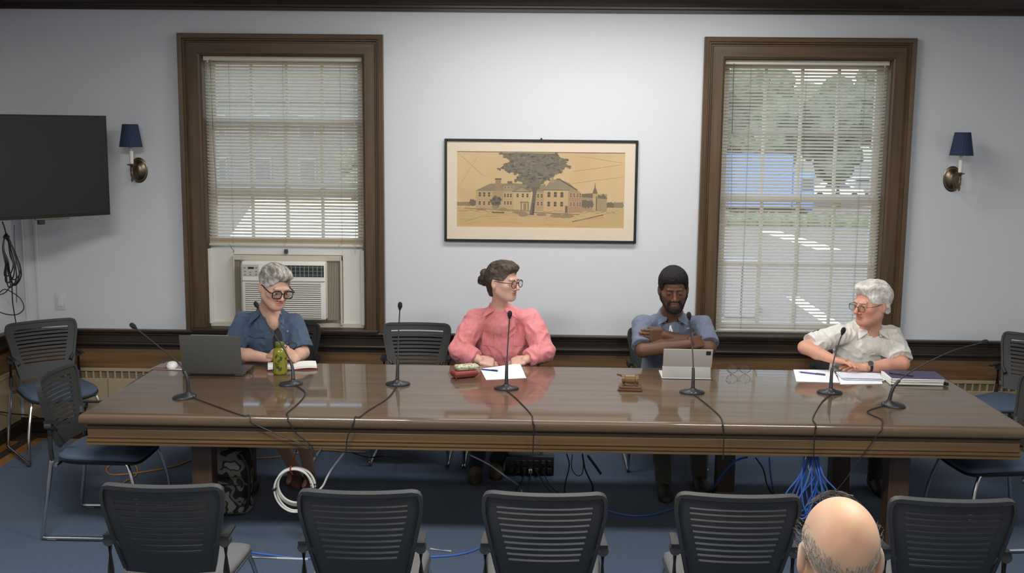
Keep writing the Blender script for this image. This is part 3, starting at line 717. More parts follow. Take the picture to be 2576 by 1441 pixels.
# ================================================================== CHAIRS
SEATB = mat('seat_fabric_blue', (74, 88, 108), .9, 0, .1, 140, .3, 500)
SEATG = mat('seat_fabric_grey', (84, 84, 84), .85, 0, .06, 140, .2, 500)
def bk(x, v):
    """point on the curved back shell"""
    y = -.205-.095*v-.012*math.sin(v*math.pi)+.040*(x/.23)**2
    return Vector((x, y, .485+.375*v))
def hwid(v):
    w = .172+.061*min(1, (v/.78))**.9 if v < .78 else .233
    if v > .9: w -= .04*(1-math.sqrt(max(0, 1-((v-.9)/.1)**2)))
    return w
def make_chair(seat_mat):
    t = bpy.data.objects.new('chair', None); COL.objects.link(t); t.empty_display_size = .1
    # seat: rounded cushion on a moulded pan
    def outline(s_, n=40):
        out = []
        for i in range(n):
            a = 2*math.pi*i/n; c, q = math.cos(a), math.sin(a); e = .42
            x = math.copysign(abs(c)**e, c)*.222*s_; y = math.copysign(abs(q)**e, q)*.225*s_+.012
            x *= 1+.06*(y/.22)
            out.append((x, y))
        return out
    def dz(x, y): return -.018*max(0, (y-.12)/.11)**2-.006*(1-(x/.22)**2)
    rs = [[(x, y, z+dz(x, y)) for x, y in outline(s_)] for s_, z in ((.93, .428), (.985, .432), (1, .442), (.985, .454), (.9, .462), (.6, .465), (.2, .465))]
    MB().rings(rs).build('seat', seat_mat, t, 60)
    rs = [[(x, y, z+dz(x, y)) for x, y in outline(s_)] for s_, z in ((.6, .395), (.9, .405), (1.0, .42), (1.02, .43), (1.0, .434), (.9, .434))]
    MB().rings(rs).build('seat_pan', BLACKP, t, 60)
    # backrest: frame of bands, ten slots between slats
    v0, v1, ns = .20, .865, 10
    slot = .0088/.375
    def us(v): return hwid(v)-.052-.012*(1-v)
    def nrm(x, v): return Vector((-.35*x, 1, .22)).normalized()
    m_ = MB()
    def patch(xa, xb, va, vb, nu, nv, th=.013):
        def f(u, w):
            v = va+(vb-va)*w; a = xa(v); c = xb(v); x = a+(c-a)*u
            return bk(x, v), nrm(x, v)
        m_.solid(f, nu, nv, th)
    patch(lambda v: -hwid(v), hwid, v1, .985, 14, 5)
    patch(lambda v: -hwid(v), hwid, .955, 1.0, 14, 4, .026)
    patch(lambda v: -hwid(v), hwid, 0, v0, 12, 4)
    for s_ in (-1, 1):
        patch(lambda v: s_*hwid(v), lambda v: s_*us(v), v0, v1, 2, 14)
        patch(lambda v: s_*hwid(v), lambda v: s_*(hwid(v)-.014), v0*.2, .96, 1, 14, .028)
    br = m_.build('backrest', GREYP, t, 40)
    step = (v1-v0)/ns
    for i in range(ns):
        va, vb = v0+step*i+(slot/2), v0+step*(i+1)-(slot/2)
        if i == 0: va = v0
        if i == ns-1: vb = v1-slot
        m_ = MB(); patch(lambda v: -us(v)-.002, lambda v: us(v)+.002, va, vb, 10, 1, .012)
        m_.build('slat', GREYP, br, 40)
    for s_ in (-1, 1):
        m_ = MB(); X = .222*s_
        m_.tube(spline([bk(s_*.165, .25)+Vector((0, .012, 0)), (s_*.195, -.22, .615), (X, -.215, .62)], 5), .014, 10)
        m_.cyl((X, -.232, .62), (X, -.196, .62), .021, n=16)
        m_.build('arm_hub', GREYP, t)
        m_ = MB(); m_.solid(lambda u, w: (Vector((X+(u-.5)*.034*(1-.35*w), -.235+.13*w, .640-.002*w)), Vector((0, 0, 1))), 3, 6, .010)
        m_.build('armrest', BLACKP, t)
        MB().tube([(X, -.212, .625), (X, -.212, .50), (s_*.225, -.205, .44)], .0125, 10).build('arm_post', BLACKP, t)
        MB().tube(spline([(s_*.224, -.205, .45), (s_*.238, -.232, .25), (s_*.252, -.262, .04), (s_*.252, -.258, .019)], 5), .0105, 10).build('leg', CHROME, t)
        MB().tube(spline([(s_*.252, -.262, .03), (s_*.252, -.25, .0165), (s_*.252, -.15, .0165), (s_*.252, .15, .0165), (s_*.252, .235, .0165), (s_*.252, .25, .03)], 5), .0105, 10).build('runner', CHROME, t)
        MB().tube(spline([(s_*.252, .25, .025), (s_*.246, .245, .2), (s_*.205, .19, .40), (s_*.18, .12, .412)], 5), .0105, 10).build('leg', CHROME, t)
        for yy in (-.215, .2): MB().box((s_*.252, yy, .011), (.018, .05, .010), None, .003, 1).build('glide', mat('clear_glide', (150, 146, 132), .4), t)
    MB().tube([(-.22, -.19, .405), (.22, -.19, .405)], .010, 8).tube([(-.18, .12, .408), (.18, .12, .408)], .009, 8).build('cross_bar', CHROME, t)
    return t
chB = make_chair(SEATB); chG = make_chair(SEATG); used = {chB: False, chG: False}
def chair(src, x, y, rz, label, group):
    if not used[src]: o = src; used[src] = True
    else: o = copy_tree(src)
    o.location = (x, y, .006); o.rotation_euler = (0, 0, R(rz)); tag(o, label, 'chair', group)
    return o
gf = 'charcoal chairs in the front row'; gt = 'charcoal chairs around the table'
chair(chG, -1.40, 4.20, 1, 'charcoal slatted chair at the left end of the front row', gf)
chair(chG, -.648, 4.17, 1, 'charcoal slatted chair in the front row below the coiled white cable', gf)
chair(chG, .043, 4.18, 0, 'charcoal slatted chair in the middle of the front row', gf)
chair(chG, .765, 4.20, -1, 'charcoal slatted chair in the front row just left of the bald head', gf)
chair(chG, 1.552, 4.19, -1, 'charcoal slatted chair at the right end of the front row', gf)
chair(chB, -3.205, 7.10, 220, 'charcoal chair with a blue seat standing in the left corner under the television', gt)
chair(chB, -2.335, 5.77, 270, 'charcoal chair with a blue seat pushed under the left end of the table', gt)
chair(chB, -.812, 7.14, 180, 'empty charcoal chair between the navy and the pink shirt', gt)
chair(chB, -1.70, 7.09, 180, 'charcoal chair that the person in the navy shirt sits on', gt)
chair(chB, -.20, 7.10, 180, 'charcoal chair that the person in the pink shirt sits on', gt)
chair(chB, .86, 7.10, 180, 'charcoal chair that the man with crossed arms sits on', gt)
chair(chB, 2.06, 7.06, 172, 'charcoal chair that the white-haired man sits on', gt)
chair(chB, 3.12, 7.08, 128, 'charcoal chair with a blue seat against the wall at the right edge', gt)
chair(chB, 2.50, 5.83, 96, 'charcoal chair pushed under the right end of the table, mostly cut by the frame', gt)

# ================================================================== MICROPHONES
MICM = mat('mic_black', (34, 34, 37), .45); MICH = mat('mic_foam', (22, 22, 24), .9, 0, .2, 300, .4, 600)
MICS = mat('mic_silver', (160, 160, 160), .3, .8)
def mic(bx, by, rz, neck, cable_top, cable_front, label):
    """neck: list of (px,py,dY) above the base; cables in photo pixels on the table top / table front"""
    b0 = on(bx, by, TZ); t = thing('gooseneck_microphone', b0, label, 'microphone', 'gooseneck microphones on the table')
    Mz = Matrix.Rotation(R(rz), 3, 'Z')
    n = 32; rs = []
    for s_, z in ((1, .0005), (1.0, .007), (.93, .012), (.66, .017), (.4, .024), (.22, .032), (.16, .036)):
        rs.append([Mz @ Vector((math.cos(2*math.pi*i/n)*.070*s_, math.sin(2*math.pi*i/n)*.058*s_-.034*(1-s_), z)) for i in range(n)])
    MB().rings(rs).build('base', MICM, t, 45)
    for s_ in (-1, 1): MB().box(Mz @ Vector((s_*.012, -.048, .0125)), (.008, .022, .008), Mz, .0025, 2).build('button', MICS, t)
    pts = [Mz @ Vector((0, -.027, .03))]
    P = [pts[0]]+[at(px, py, b0.y+dy)-b0 for px, py, dy in neck]
    sp = spline(P, 10); L = [0]
    for a, c in zip(sp, sp[1:]): L.append(L[-1]+(c-a).length)
    k = next(i for i, l in enumerate(L) if l > .115)
    MB().tube(sp[:k+1], lambda q: .011-.003*q, 12).build('lower_stem', MICM, t)
    MB().tube(sp[k:], .0036, 8).build('gooseneck', MICM, t)
    e = sp[-1]; dd = (sp[-1]-sp[-3]).normalized(); M3 = Matrix(frame_of(dd)).transposed()
    MB().lathe([(.004, -.012), (.0075, -.006), (.0085, 0), (.0125, .005), (.0135, .015), (.0125, .026), (.008, .033), (.002, .036)], e, 16, M3).build('capsule', MICH, t)
    cp = [Mz @ Vector((0, -.05, .006))]+[on(px, py, TZ)-b0+Vector((0, 0, .004)) for px, py in cable_top]
    if cable_front:
        q0 = on(*cable_top[-1], TZ); f0 = at(*cable_front[0], TY0-.007)
        ex = q0.x+(f0.x-q0.x)*.6
        cp += [Vector((ex, TY0+.006, TZ+.004))-b0, Vector((ex+(f0.x-ex)*.3, TY0-.0065, TZ-.018))-b0]
        cp += [at(px, py, TY0-.007)-b0 for px, py in cable_front]
    MB().tube(spline(cp, 8), .003, 6).build('cable', CABLEB, t)
mic(464, 1000, 72, [(469, 945, .0), (444, 908, .02), (395, 868, .04), (340, 824, .05)], [(540, 1022), (605, 1045)], [(640, 1066), (712, 1098), (775, 1122), (790, 1150)], 'gooseneck microphone at the left end of the table, leaning left')
mic(732, 967, 42, [(733, 915, .02), (708, 868, .08), (672, 815, .12), (648, 772, .15)], [(768, 990), (748, 1018), (722, 1040)], [(728, 1062), (745, 1090), (782, 1120), (795, 1150)], 'gooseneck microphone beside the green bottle')
mic(1001, 967, 0, [(1001, 905, .0), (1002, 850, .05), (1006, 775, .09)], [(975, 1003), (925, 1035), (905, 1050)], [(885, 1075), (874, 1100), (870, 1140)], 'upright gooseneck microphone in front of the empty chair')
mic(1274, 978, 0, [(1275, 915, .0), (1278, 860, .06), (1282, 797, .1)], [(1300, 1005), (1335, 1042)], [(1343, 1068), (1342, 1100), (1340, 1150)], 'gooseneck microphone in front of the person in pink')
mic(1741, 988, 0, [(1744, 925, .0), (1741, 870, .06), (1734, 800, .1)], [(1770, 1012), (1808, 1045)], [(1818, 1068), (1821, 1095), (1819, 1155)], 'gooseneck microphone in front of the grey tablet')
mic(2087, 988, -4, [(2093, 930, .0), (2103, 885, .05), (2119, 838, .08)], [(2068, 1012), (2048, 1045), (2045, 1058)], [(2052, 1075), (2049, 1100), (2046, 1165)], 'gooseneck microphone in front of the white-haired man')
mic(2247, 1021, -72, [(2252, 968, .0), (2300, 930, .03), (2390, 885, .04), (2470, 862, .05)], [(2190, 1032), (2183, 1040), (2215, 1055), (2220, 1063)], [(2214, 1085), (2192, 1115), (2160, 1158), (2120, 1215), (2082, 1258)], 'gooseneck microphone at the right end of the table, leaning right over the folder')

# ================================================================== ON THE TABLE
def table_thing(name, px, py, label, cat, rz=0, group=None):
    p = on(px, py, TZ); p.z = TZ+.0005
    return thing(name, p, label, cat, group, R(rz))
# laptop
t = thing('laptop', Vector((-1.878, 6.222, TZ+.0008)), 'open dark grey laptop seen from behind, left end of the table', 'laptop', None, R(-1))
LG = mat('laptop_grey', (74, 73, 71), .45)
MB().box2(-.178, .178, 0, .245, .002, .016, .004, 2).build('keyboard_deck', LG, t)
lid = MB(); Mx = Matrix.Rotation(R(9), 3, 'X')
lid.box(Mx @ Vector((0, -.004, .118))+Vector((0, 0, .014)), (.356, .007, .236), Mx, .0032, 2); lo = lid.build('lid', LG, t)
MB().box(Mx @ Vector((0, .0005, .12))+Vector((0, 0, .014)), (.34, .002, .215), Mx).build('screen', mat('laptop_screen', (40, 48, 60), .2), lo, 0)
MB().box(Mx @ Vector((0, -.001, .2365))+Vector((0, 0, .014)), (.22, .004, .004), Mx, .001, 1).build('lid_edge', mat('lid_edge', (128, 127, 124), .4), lo)
MB().cyl((-.13, .002, .012), (.13, .002, .012), .007, n=12).build('hinge', BLACKP, t)
MB().box2(.165, .182, .09, .16, .003, .012, .001, 1).build('port_plug', BLACKP, t)
t = table_thing('magazine', 432, 924, 'thin printed magazine lying under the white mouse', 'magazine', -6)
MB().box2(-.105, .115, -.075, .085, .0, .003, .001, 1).build('pages', mat('magazine_page', (150, 142, 140), .6, 0, 0, 9, 0, 1, 0, (1, 1, 1), (120, 110, 112)), t)
MB().box2(-.095, .0, -.07, -.02, .003, .0036).build('picture', mat('magazine_pic', (120, 84, 76), .6), t, 0); MB().box2(.01, .105, -.07, -.045, .003, .0036).build('headline', mat('magazine_head', (200, 196, 192), .6), t, 0)
t = thing('computer_mouse', on(433, 917, TZ+.02)+Vector((0, 0, -.0155)), 'white computer mouse on the magazine left of the laptop', 'mouse', None, R(15))
rs = [[(math.cos(2*math.pi*i/28)*.033*s_, math.sin(2*math.pi*i/28)*.052*s_, z) for i in range(28)] for s_, z in ((.94, 0), (1, .006), (.98, .014), (.88, .023), (.68, .030), (.4, .0335), (.1, .0345))]
MWH = mat('mouse_white', (232, 230, 226), .35)
MB().rings(rs).build('shell', MWH, t, 60); MB().cyl((0, .02, .03), (0, .034, .027), .004, n=10).build('wheel', GREYP, t)
t = table_thing('key_ring', 632, 939, 'small black ring standing beside the laptop', 'ring', 20)
MB().tube([(math.cos(a)*.011, 0, .0135+math.sin(a)*.011) for a in np.linspace(0, 6.283, 25)[:-1]], .0026, 8, True).build('ring', BLACKP, t); MB().box((-.002, 0, .003), (.012, .008, .005), None, .001, 1).build('clasp', BLACKP, t)
# open notebook
t = table_thing('open_notebook', 733, 925, 'open white notebook with a red cover in front of the navy shirt', 'notebook', 14)
PG = mat('page_white', (236, 234, 228), .8)
MB().box2(-.145, .155, -.075, .08, 0, .003, .001, 1).build('cover', mat('red_cover', (130, 42, 40), .5), t)
for s_ in (-1, 1):
    m_ = MB(); m_.solid(lambda u, w: (Vector((s_*(.002+u*.142)+.005, -.07+w*.145, .011+.006*math.sin(u*2.6))), Vector((0, 0, 1))), 8, 1, .014); m_.build('page_block', PG, t)
# green bottle
t = table_thing('water_bottle', 705, 940, 'translucent green water bottle with dark flower print in front of the notebook', 'bottle')
GB = mat('bottle_green', (150, 148, 52), .18, 0, .08, 20); GB.node_tree.nodes['Principled BSDF'].inputs['Transmission Weight'].default_value = .35
MB().lathe([(.036, .001), (.0405, .006), (.041, .02), (.041, .128), (.039, .140), (.030, .153), (.024, .158), (.024, .164)], n=40).build('body', GB, t, 40)
MB().lathe([(.0255, .162), (.027, .164), (.027, .186), (.024, .19), (.01, .192)], n=32).build('cap', mat('bottle_cap', (96, 102, 40), .4), t, 40)
m_ = MB(); rg = random.Random(4)
def onb(a, z): return Vector((math.sin(a)*.0414, -math.cos(a)*.0414, z))
def leafp(a0, z0, L, w, th):
    pts = []
    for i in range(10):
        q = i/9*2*math.pi; u = math.cos(q)*L/2; v = math.sin(q)*w/2
        pts.append(onb(a0+(u*math.cos(th)-v*math.sin(th))/.041, z0+u*math.sin(th)+v*math.cos(th)))
    m_.add(pts, [tuple(range(10))])
for (a, z) in ((-.25, .112), (.3, .1), (0, .085), (-.1, .045), (.3, .035), (-.4, .06), (1.3, .1), (1.5, .05), (-1.4, .09), (-1.2, .04)):
    for k in range(5): leafp(a+rg.uniform(-.15, .15), z+rg.uniform(-.008, .008), .02, .007, rg.uniform(0, 3.1))
leafp(.0, .07, .05, .003, 1.5); leafp(0, .066, .045, .006, 0.05); leafp(.1, .03, .04, .003, 1.7)
m_.build('flower_print', mat('print_dark', (52, 62, 26), .5), t, 0)['kind'] = 'stuff'
# red case with a patterned glasses case on it
t = table_thing('red_case', 1168, 948, 'red zipped case lying under the patterned glasses case', 'case', 28)
MB().box2(-.075, .075, -.042, .042, .002, .042, .016, 4).build('shell', mat('red_case_fabric', (132, 50, 44), .6, 0, .1, 60), t)
MB().box2(-.0762, .0762, -.0432, .0432, .02, .024, .001, 1).build('zip', mat('zip_dark', (60, 26, 24), .6), t)
MB().tube([(-.074, -.045, .022), (-.08, -.055, .014), (-.074, -.06, .006)], .003, 6).build('zip_pull', BLACKP, t)
p = on(1168, 948, TZ)
t = thing('glasses_case', p+Vector((.012, .012, .0432)), 'white and green patterned glasses case on top of the red case', 'case', None, R(24))
PAT = mat('pattern_print', (222, 218, 196), .6, 0, 0, 70, 0, 1, 0, (1, 1, 1), (112, 128, 78))
MB().box2(-.07, .07, -.034, .034, 0, .03, .013, 4).build('shell', PAT, t); MB().box2(-.0708, .0708, -.0348, .0348, .012, .0145, .001, 1).build('rim', mat('case_rim', (70, 60, 48), .5), t)
rg = random.Random(2)
m_ = MB()
for k in range(16): a, c = rg.uniform(-.055, .055), rg.uniform(-.022, .022); m_.cyl((a, c, .0298), (a, c, .0304), rg.uniform(.003, .006), n=10)
m_.build('flower_print', mat('case_red', (168, 72, 58), .6), t)['kind'] = 'stuff'
# papers and pens
def sheet(name, quad, th, label, cat, mt=PG, group=None):
    Q = [on(*q, TZ) for q in quad]; c = sum(Q, Vector())/len(Q); c.z = TZ+.0006
    t = thing(name, c, label, cat, group)
    L = [Vector((q.x-c.x, q.y-c.y, 0)) for q in Q]
    m_ = MB(); n = len(L); m_.add(L+[v+Vector((0, 0, th)) for v in L], [tuple(range(n)), tuple(range(2*n-1, n-1, -1))]+[(i, i+n, (i+1) % n+n, (i+1) % n) for i in range(n)])
    m_.build('page', mt, t, 0); return t
PW = mat('paper_white', (238, 240, 244), .8)
sheet('paper_sheet', [(1208, 928), (1308, 914), (1324, 951), (1223, 956)], .0012, 'white sheet of paper in front of the person in pink', 'paper', PW)
sheet('paper_sheet', [(1996, 930), (2096, 931), (2112, 963), (2003, 960)], .0015, 'white sheet of paper with a pen on it, left of the paper stack', 'paper', PW)
BLUEI = mat('pen_blue', (44, 52, 124), .35)
def pen(a, c, label, z=.0022):
    A = on(*a, TZ+.006); B_ = on(*c, TZ+.006); o = A.copy(); t = thing('pen', Vector((o.x, o.y, TZ+z)), label, 'pen', 'pens on the table')
    d = B_-A; d.z = 0; u = d.normalized(); h = Vector((0, 0, .0046))
    MB().cyl(h, d*.62+h, .0045, n=10).build('barrel', BLUEI, t); MB().cyl(d*.6+h, d+h, .0052, n=10).build('cap', mat('pen_cap', (36, 40, 92), .35), t); MB().cyl(h-u*.012, h, .001, .0042, 8).build('tip', MICS, t)
    MB().box(d*.8+h+Vector((0, 0, .0055)), (d.length*.32, .003, .0015), Matrix.Rotation(math.atan2(u.y, u.x), 3, 'Z')).build('clip', MATS['pen_cap'], t)
pen((1212, 929), (1252, 933), 'blue pen lying on the sheet in front of the pink shirt')
pen((2014, 936), (2076, 943), 'dark blue pen lying on the sheet in front of the white-haired man')
t = sheet('paper_stack', [(2104, 935), (2214, 937), (2220, 966), (2114, 967)], .002, 'loose stack of printed papers between the pen and the purple folder', 'papers', PW)
rg = random.Random(8); PB = mat('paper_print', (206, 212, 226), .8, 0, 0, 60, 0, 1, 0, (.3, 6, 1), (238, 240, 244))
for k in range(6):
    MB().box((rg.uniform(-.008, .008), rg.uniform(-.01, .01), .0035+k*.0028), (.235, .15, .0016), Matrix.Rotation(R(rg.uniform(-4, 4)), 3, 'Z')).build('page', PB if k == 5 else PW, t, 0)
t = table_thing('folder', 2295, 960, 'purple folder on a thick pile of white pages at the right end of the table', 'folder', -2)
for k in range(9): MB().box((rg.uniform(-.004, .004), rg.uniform(-.004, .004), .003+k*.0042), (.295, .20, .0036), Matrix.Rotation(R(rg.uniform(-1.2, 1.2)), 3, 'Z'), .001, 1).build('page', PG if k % 3 else mat('page_green', (168, 178, 170), .8), t, 0)
MB().box((.008, .004, .0405), (.305, .205, .003), Matrix.Rotation(R(-1), 3, 'Z'), .001, 1).build('cover', mat('folder_purple', (70, 62, 92), .55), t)
MB().box((-.152, .0, .0205), (.006, .2, .04), None, .002, 1).build('spine', PG, t)
MB().box((.16, -.08, .012), (.018, .05, .018), Matrix.Rotation(R(20), 3, 'Z'), .003, 1).build('clip', BLACKP, t)
p = on(2295, 960, TZ)
t = thing('pen', p+Vector((-.13, .02, .0432)), 'black pen lying on the purple folder', 'pen', 'pens on the table', R(-32))
MB().cyl((0, 0, .0045), (.085, 0, .0045), .0045, n=10).build('barrel', BLACKP, t); MB().cyl((.083, 0, .0045), (.135, 0, .0045), .0052, n=10).build('cap', BLACKP, t)
# gavel on its block
GW = wood('gavel_wood', (78, 52, 32), (106, 74, 46), .3, 0); GW2 = wood('gavel_light', (104, 76, 48), (132, 100, 64), .3, 0)
t = table_thing('sound_block', 1585, 980, 'square wooden sound block under the gavel', 'sound block', -4)
MB().box2(-.066, .066, -.045, .055, 0, .012, .003, 1).box2(-.06, .06, -.04, .05, .012, .026, .004, 2).build('block', GW, t)
MB().box2(-.045, -.03, -.03, .045, .026, .034, .003, 1).build('rest', GW, t); MB().box2(.03, .045, -.03, .045, .026, .034, .003, 1).build('rest', GW, t)
p = on(1585, 980, TZ)
t = thing('gavel', p+Vector((.0, .005, .035)), 'small wooden gavel resting on the sound block', 'gavel', None, R(-4))
My = Matrix.Rotation(R(90), 3, 'Y')
MB().lathe([(.012, -.048), (.022, -.046), (.024, -.038), (.021, -.032), (.021, -.03), (.025, -.026), (.0255, 0), (.025, .026), (.021, .03), (.021, .032), (.024, .038), (.022, .046), (.012, .048)], (0, 0, .0255), 24, My).build('head', GW2, t, 40)
MB().tube([(-.0, .02, .026), (-.02, .06, .022), (-.06, .15, .014), (-.068, .168, .012)], lambda q: .008+.003*math.sin(q*6), 10).build('handle', GW, t)
# tablet in its stand case, seen from behind
t = table_thing('tablet', 1727, 954, 'grey tablet in a folding keyboard case in front of the man with crossed arms', 'tablet', -1)
TG = mat('tablet_grey', (168, 164, 158), .5); TW_ = mat('tablet_white', (206, 204, 200), .45)
MB().box2(-.145, .143, .0, .2, .001, .008, .003, 2).build('keyboard', TW_, t)
Mx = Matrix.Rotation(R(-14), 3, 'X'); MB().box(Mx @ Vector((0, 0, .036))+Vector((0, .004, .004)), (.282, .006, .072), Mx, .0025, 2).build('lower_flap', TG, t)
My2 = Matrix.Rotation(R(16), 3, 'X'); c0 = Mx @ Vector((0, 0, .07))+Vector((0, .004, .004))
bp_ = MB().box(c0+My2 @ Vector((.004, 0, .055)), (.286, .0065, .118), My2, .003, 2).build('back', TG, t)
MB().box(c0+My2 @ Vector((.004, .0045, .055)), (.27, .002, .108), My2).build('screen', mat('tablet_screen', (30, 34, 42), .15), bp_, 0)
MB().box(c0+My2 @ Vector((.122, -.0045, .092)), (.027, .004, .025), My2, .0018, 2).build('camera_bump', BLACKP, bp_)
# spectacles lying on the table
FRMG = mat('spectacle_metal', (58, 42, 38), .35, .4); LENS = mat_glass('lens', .06)
def spectacles(t, w=.066, r=.023, open_=.0, mt=FRMG, th=.0018, z0=.02, square=False):
    for s_ in (-1, 1):
        rim = []
        for a in np.linspace(0, 2*math.pi, 25)[:-1]:
            ca, sa = math.cos(a), math.sin(a)
            if square: ca = math.copysign(abs(ca)**.55, ca); sa = math.copysign(abs(sa)**.55, sa)
            rim.append(Vector((s_*(r+.009)+ca*r*1.12, 0, z0+sa*r*.86)))
        ro = MB().tube(rim, th, 6, True).build('rim', mt, t)
        m_ = MB(); n = len(rim); m_.add([v+Vector((0, .0006, 0)) for v in rim]+[v-Vector((0, .0006, 0)) for v in rim], [tuple(range(n)), tuple(range(2*n-1, n-1, -1))]); m_.build('lens', LENS, ro, 0)
        MB().tube(spline([(s_*(2.12*r+.009), .0, z0+.006), (s_*(2.2*r+.011), .008, z0+.006), (s_*(2.2*r+.012), .10, z0+.004), (s_*(2.15*r+.010), .135, z0-.016)], 6), th*.9, 6).build('temple', mt, t)
    MB().tube(spline([(-.0095, 0, z0+.006), (0, -.002, z0+.010), (.0095, 0, z0+.006)], 6), th, 6).build('bridge', mt, t)
t = table_thing('eyeglasses', 1858, 940, 'thin wire eyeglasses lying open on the table beside the tablet', 'eyeglasses', 183)
spectacles(t, th=.0014, r=.03, z0=.029)

# ================================================================== UNDER AND AROUND THE TABLE
def cord(name, pts, r, mt, label, cat='cable', n=8, group=None):
    P = spline(pts, n); c = P[0].copy(); t = thing(name, c, label, cat, group)
    MB().tube([p-c for p in P], r, 7).build('cable', mt, t); return t
OR = mat('orange_cord', (176, 122, 56), .5); WHC = mat('white_cable', (196, 194, 186), .5); BLC = mat('blue_cable', (58, 98, 172), .45); GYC = mat('grey_strip', (176, 176, 172), .5)
def fl(px, py, z=.012): return on(px, py, z)
cord('extension_cord', [fl(312, 1212), fl(340, 1197), fl(345, 1180), fl(330, 1165), fl(290, 1165), fl(268, 1178), fl(275, 1192), fl(310, 1193), fl(380, 1184), fl(440, 1172), fl(490, 1155), fl(560, 1148), fl(640, 1152), fl(690, 1150), fl(735, 1142), fl(800, 1132), fl(880, 1136), fl(920, 1138)], .005, OR, 'orange extension cord looping across the carpet under the table')
# coil of white cable hanging from the apron
cc = at(740, 1228, 5.47); t = thing('cable_coil', cc, 'coil of white cable hanging below the front of the table', 'cable')
rg = random.Random(6)
for k in range(6):
    rx, rz = .092+rg.uniform(-.014, .016), .108+rg.uniform(-.018, .012); dx_ = rg.uniform(-.006, .012); y0 = -.02+.008*k
    MB().tube([(dx_+math.cos(a)*rx, y0+.006*math.sin(2*a), .108-rz+math.sin(a)*rz) for a in np.linspace(0, 6.283, 41)[:-1]], .0052, 7, True).build('loop', WHC, t)
MB().tube(spline([(.09, .02, -.04), (.14, .03, .0), (.17, .03, .06), (.2, .02, .11), (.265, -.02, .2)], 8), .0052, 7).build('tail', WHC, t)
MB().tube([(-.012, -.03, .11), (-.016, .0, .118), (-.012, .03, .11), (-.008, 0, .075), (-.012, -.03, .11)], .004, 6).tube([(-.012, 0, .115), (.01, .02, .19), (.02, .03, .29)], .003, 6).build('red_tie', mat('red_tie', (136, 44, 40), .6), t)
MB().box((-.1, 0, .0), (.022, .06, .016), None, .004, 1).build('black_tie', CABLEB, t)
# blue network cable bundle
bc = at(2038, 1180, 5.45); t = thing('cable_bundle', bc, 'tangled bundle of blue network cable hanging under the right side of the table', 'cable')
for k in range(9):
    x0 = rg.uniform(-.03, .03); x1 = x0+rg.uniform(-.08, .08); dep = rg.uniform(.14, .27)
    MB().tube(spline([(x0, .0, .1), (x0-.03+x1*.3, .01*k-.04, -.03), (x1-.05, .008*k-.03, -dep*.8), (x1, .0, -dep), (x1+.04, -.01*k+.04, -dep*.75), (x0+.04, -.01*k+.04, -.02), (x0+.01, .0, .095)], 8, True), .0042, 6, True).build('loop', BLC, t)
MB().box((0, 0, .085), (.05, .06, .02), None, .006, 1).tube([(0, 0, .09), (.005, .02, .14)], .004, 6).build('tie', CABLEB, t)
cord('network_cable', [at(1880, 1150, 5.62), at(1850, 1160, 5.7), at(1820, 1190, 5.9), at(1800, 1220, 6.1), fl(1785, 1236), fl(1740, 1260), fl(1690, 1280), fl(1640, 1294), fl(1590, 1297), fl(1540, 1288), fl(1500, 1272), fl(1440, 1250)], .0055, BLC, 'blue network cable running from the table down over the carpet')
cord('network_cable', [fl(1225, 1365), fl(1195, 1383), fl(1150, 1395), fl(1090, 1400), fl(1000, 1402), fl(900, 1400), fl(760, 1404), fl(690, 1397), fl(622, 1388)], .0055, BLC, 'blue network cable lying on the carpet behind the front row')
t = thing('cable_cover', fl(620, 1402, .007), 'flat pale cable strip lying on the carpet between the first two front chairs', 'cable cover')
a = fl(620, 1402, .007); c = fl(775, 1408, .007)
MB().tube([(0, 0, .003), ((c-a).x*.5, (c-a).y*.5, .003), (c-a)+Vector((0, 0, .003))], .006, 6).build('strip', GYC, t)
t = thing('cable_cover', fl(1083, 1382, .007), 'flat pale cable strip lying on the carpet left of the middle front chair', 'cable cover')
a = fl(1083, 1382, .007); c = fl(1135, 1388, .007); MB().tube([(0, 0, .003), (c-a)+Vector((0, 0, .003))], .006, 6).build('strip', GYC, t)
# power box with plugs
p = fl(1332, 1196, .007); t = thing('power_box', p, 'black power box full of plugs on the carpet under the table', 'power strip')
MB().box2(-.155, .155, 0, .1, 0, .125, .01, 2).build('case', BLACKP, t)
for i in range(7):
    for j in range(2):
        o = MB().box((-.115+i*.04, -.003, .035+j*.05), (.028, .008, .034), None, .003, 1).build('socket', GREYP, t)
rg = random.Random(12); PLW = mat('plug_white', (210, 206, 196), .4)
for i, j in ((1, 1), (3, 0), (4, 0), (5, 1), (2, 0)): MB().box((-.115+i*.04, -.022, .035+j*.05), (.022, .032, .02), None, .004, 2).build('plug', PLW if (i+j) % 2 else BLACKP, t)
for k, (px, py) in enumerate(((1270, 1200), (1300, 1232), (1330, 1240), (1385, 1236), (1405, 1240))):
    q = fl(px, py)-p; i = k+1
    MB().tube(spline([(-.115+i*.04, -.035, .045), (-.11+i*.04, -.07, .04), (q.x*.7, q.y*.6-.02, .02), (q.x, q.y, .006)], 8), .004, 6).build('lead', CABLEB, t)
cord('power_cable', [at(1425, 1140, 6.3), at(1432, 1170, 6.3), at(1422, 1215, 6.3), fl(1420, 1240)], .004, CABLEB, 'black cable hanging to the carpet right of the power box')
cord('power_cable', [at(1465, 1140, 6.25), at(1472, 1180, 6.25), at(1490, 1220, 6.25), fl(1490, 1240)], .005, CABLEB, 'pair of thick black cables hanging under the table right of the power box')
cord('power_cable', [at(1478, 1145, 6.2), at(1500, 1175, 6.2), at(1512, 1192, 6.2)], .008, CABLEB, 'short loose black plug cable dangling under the table')
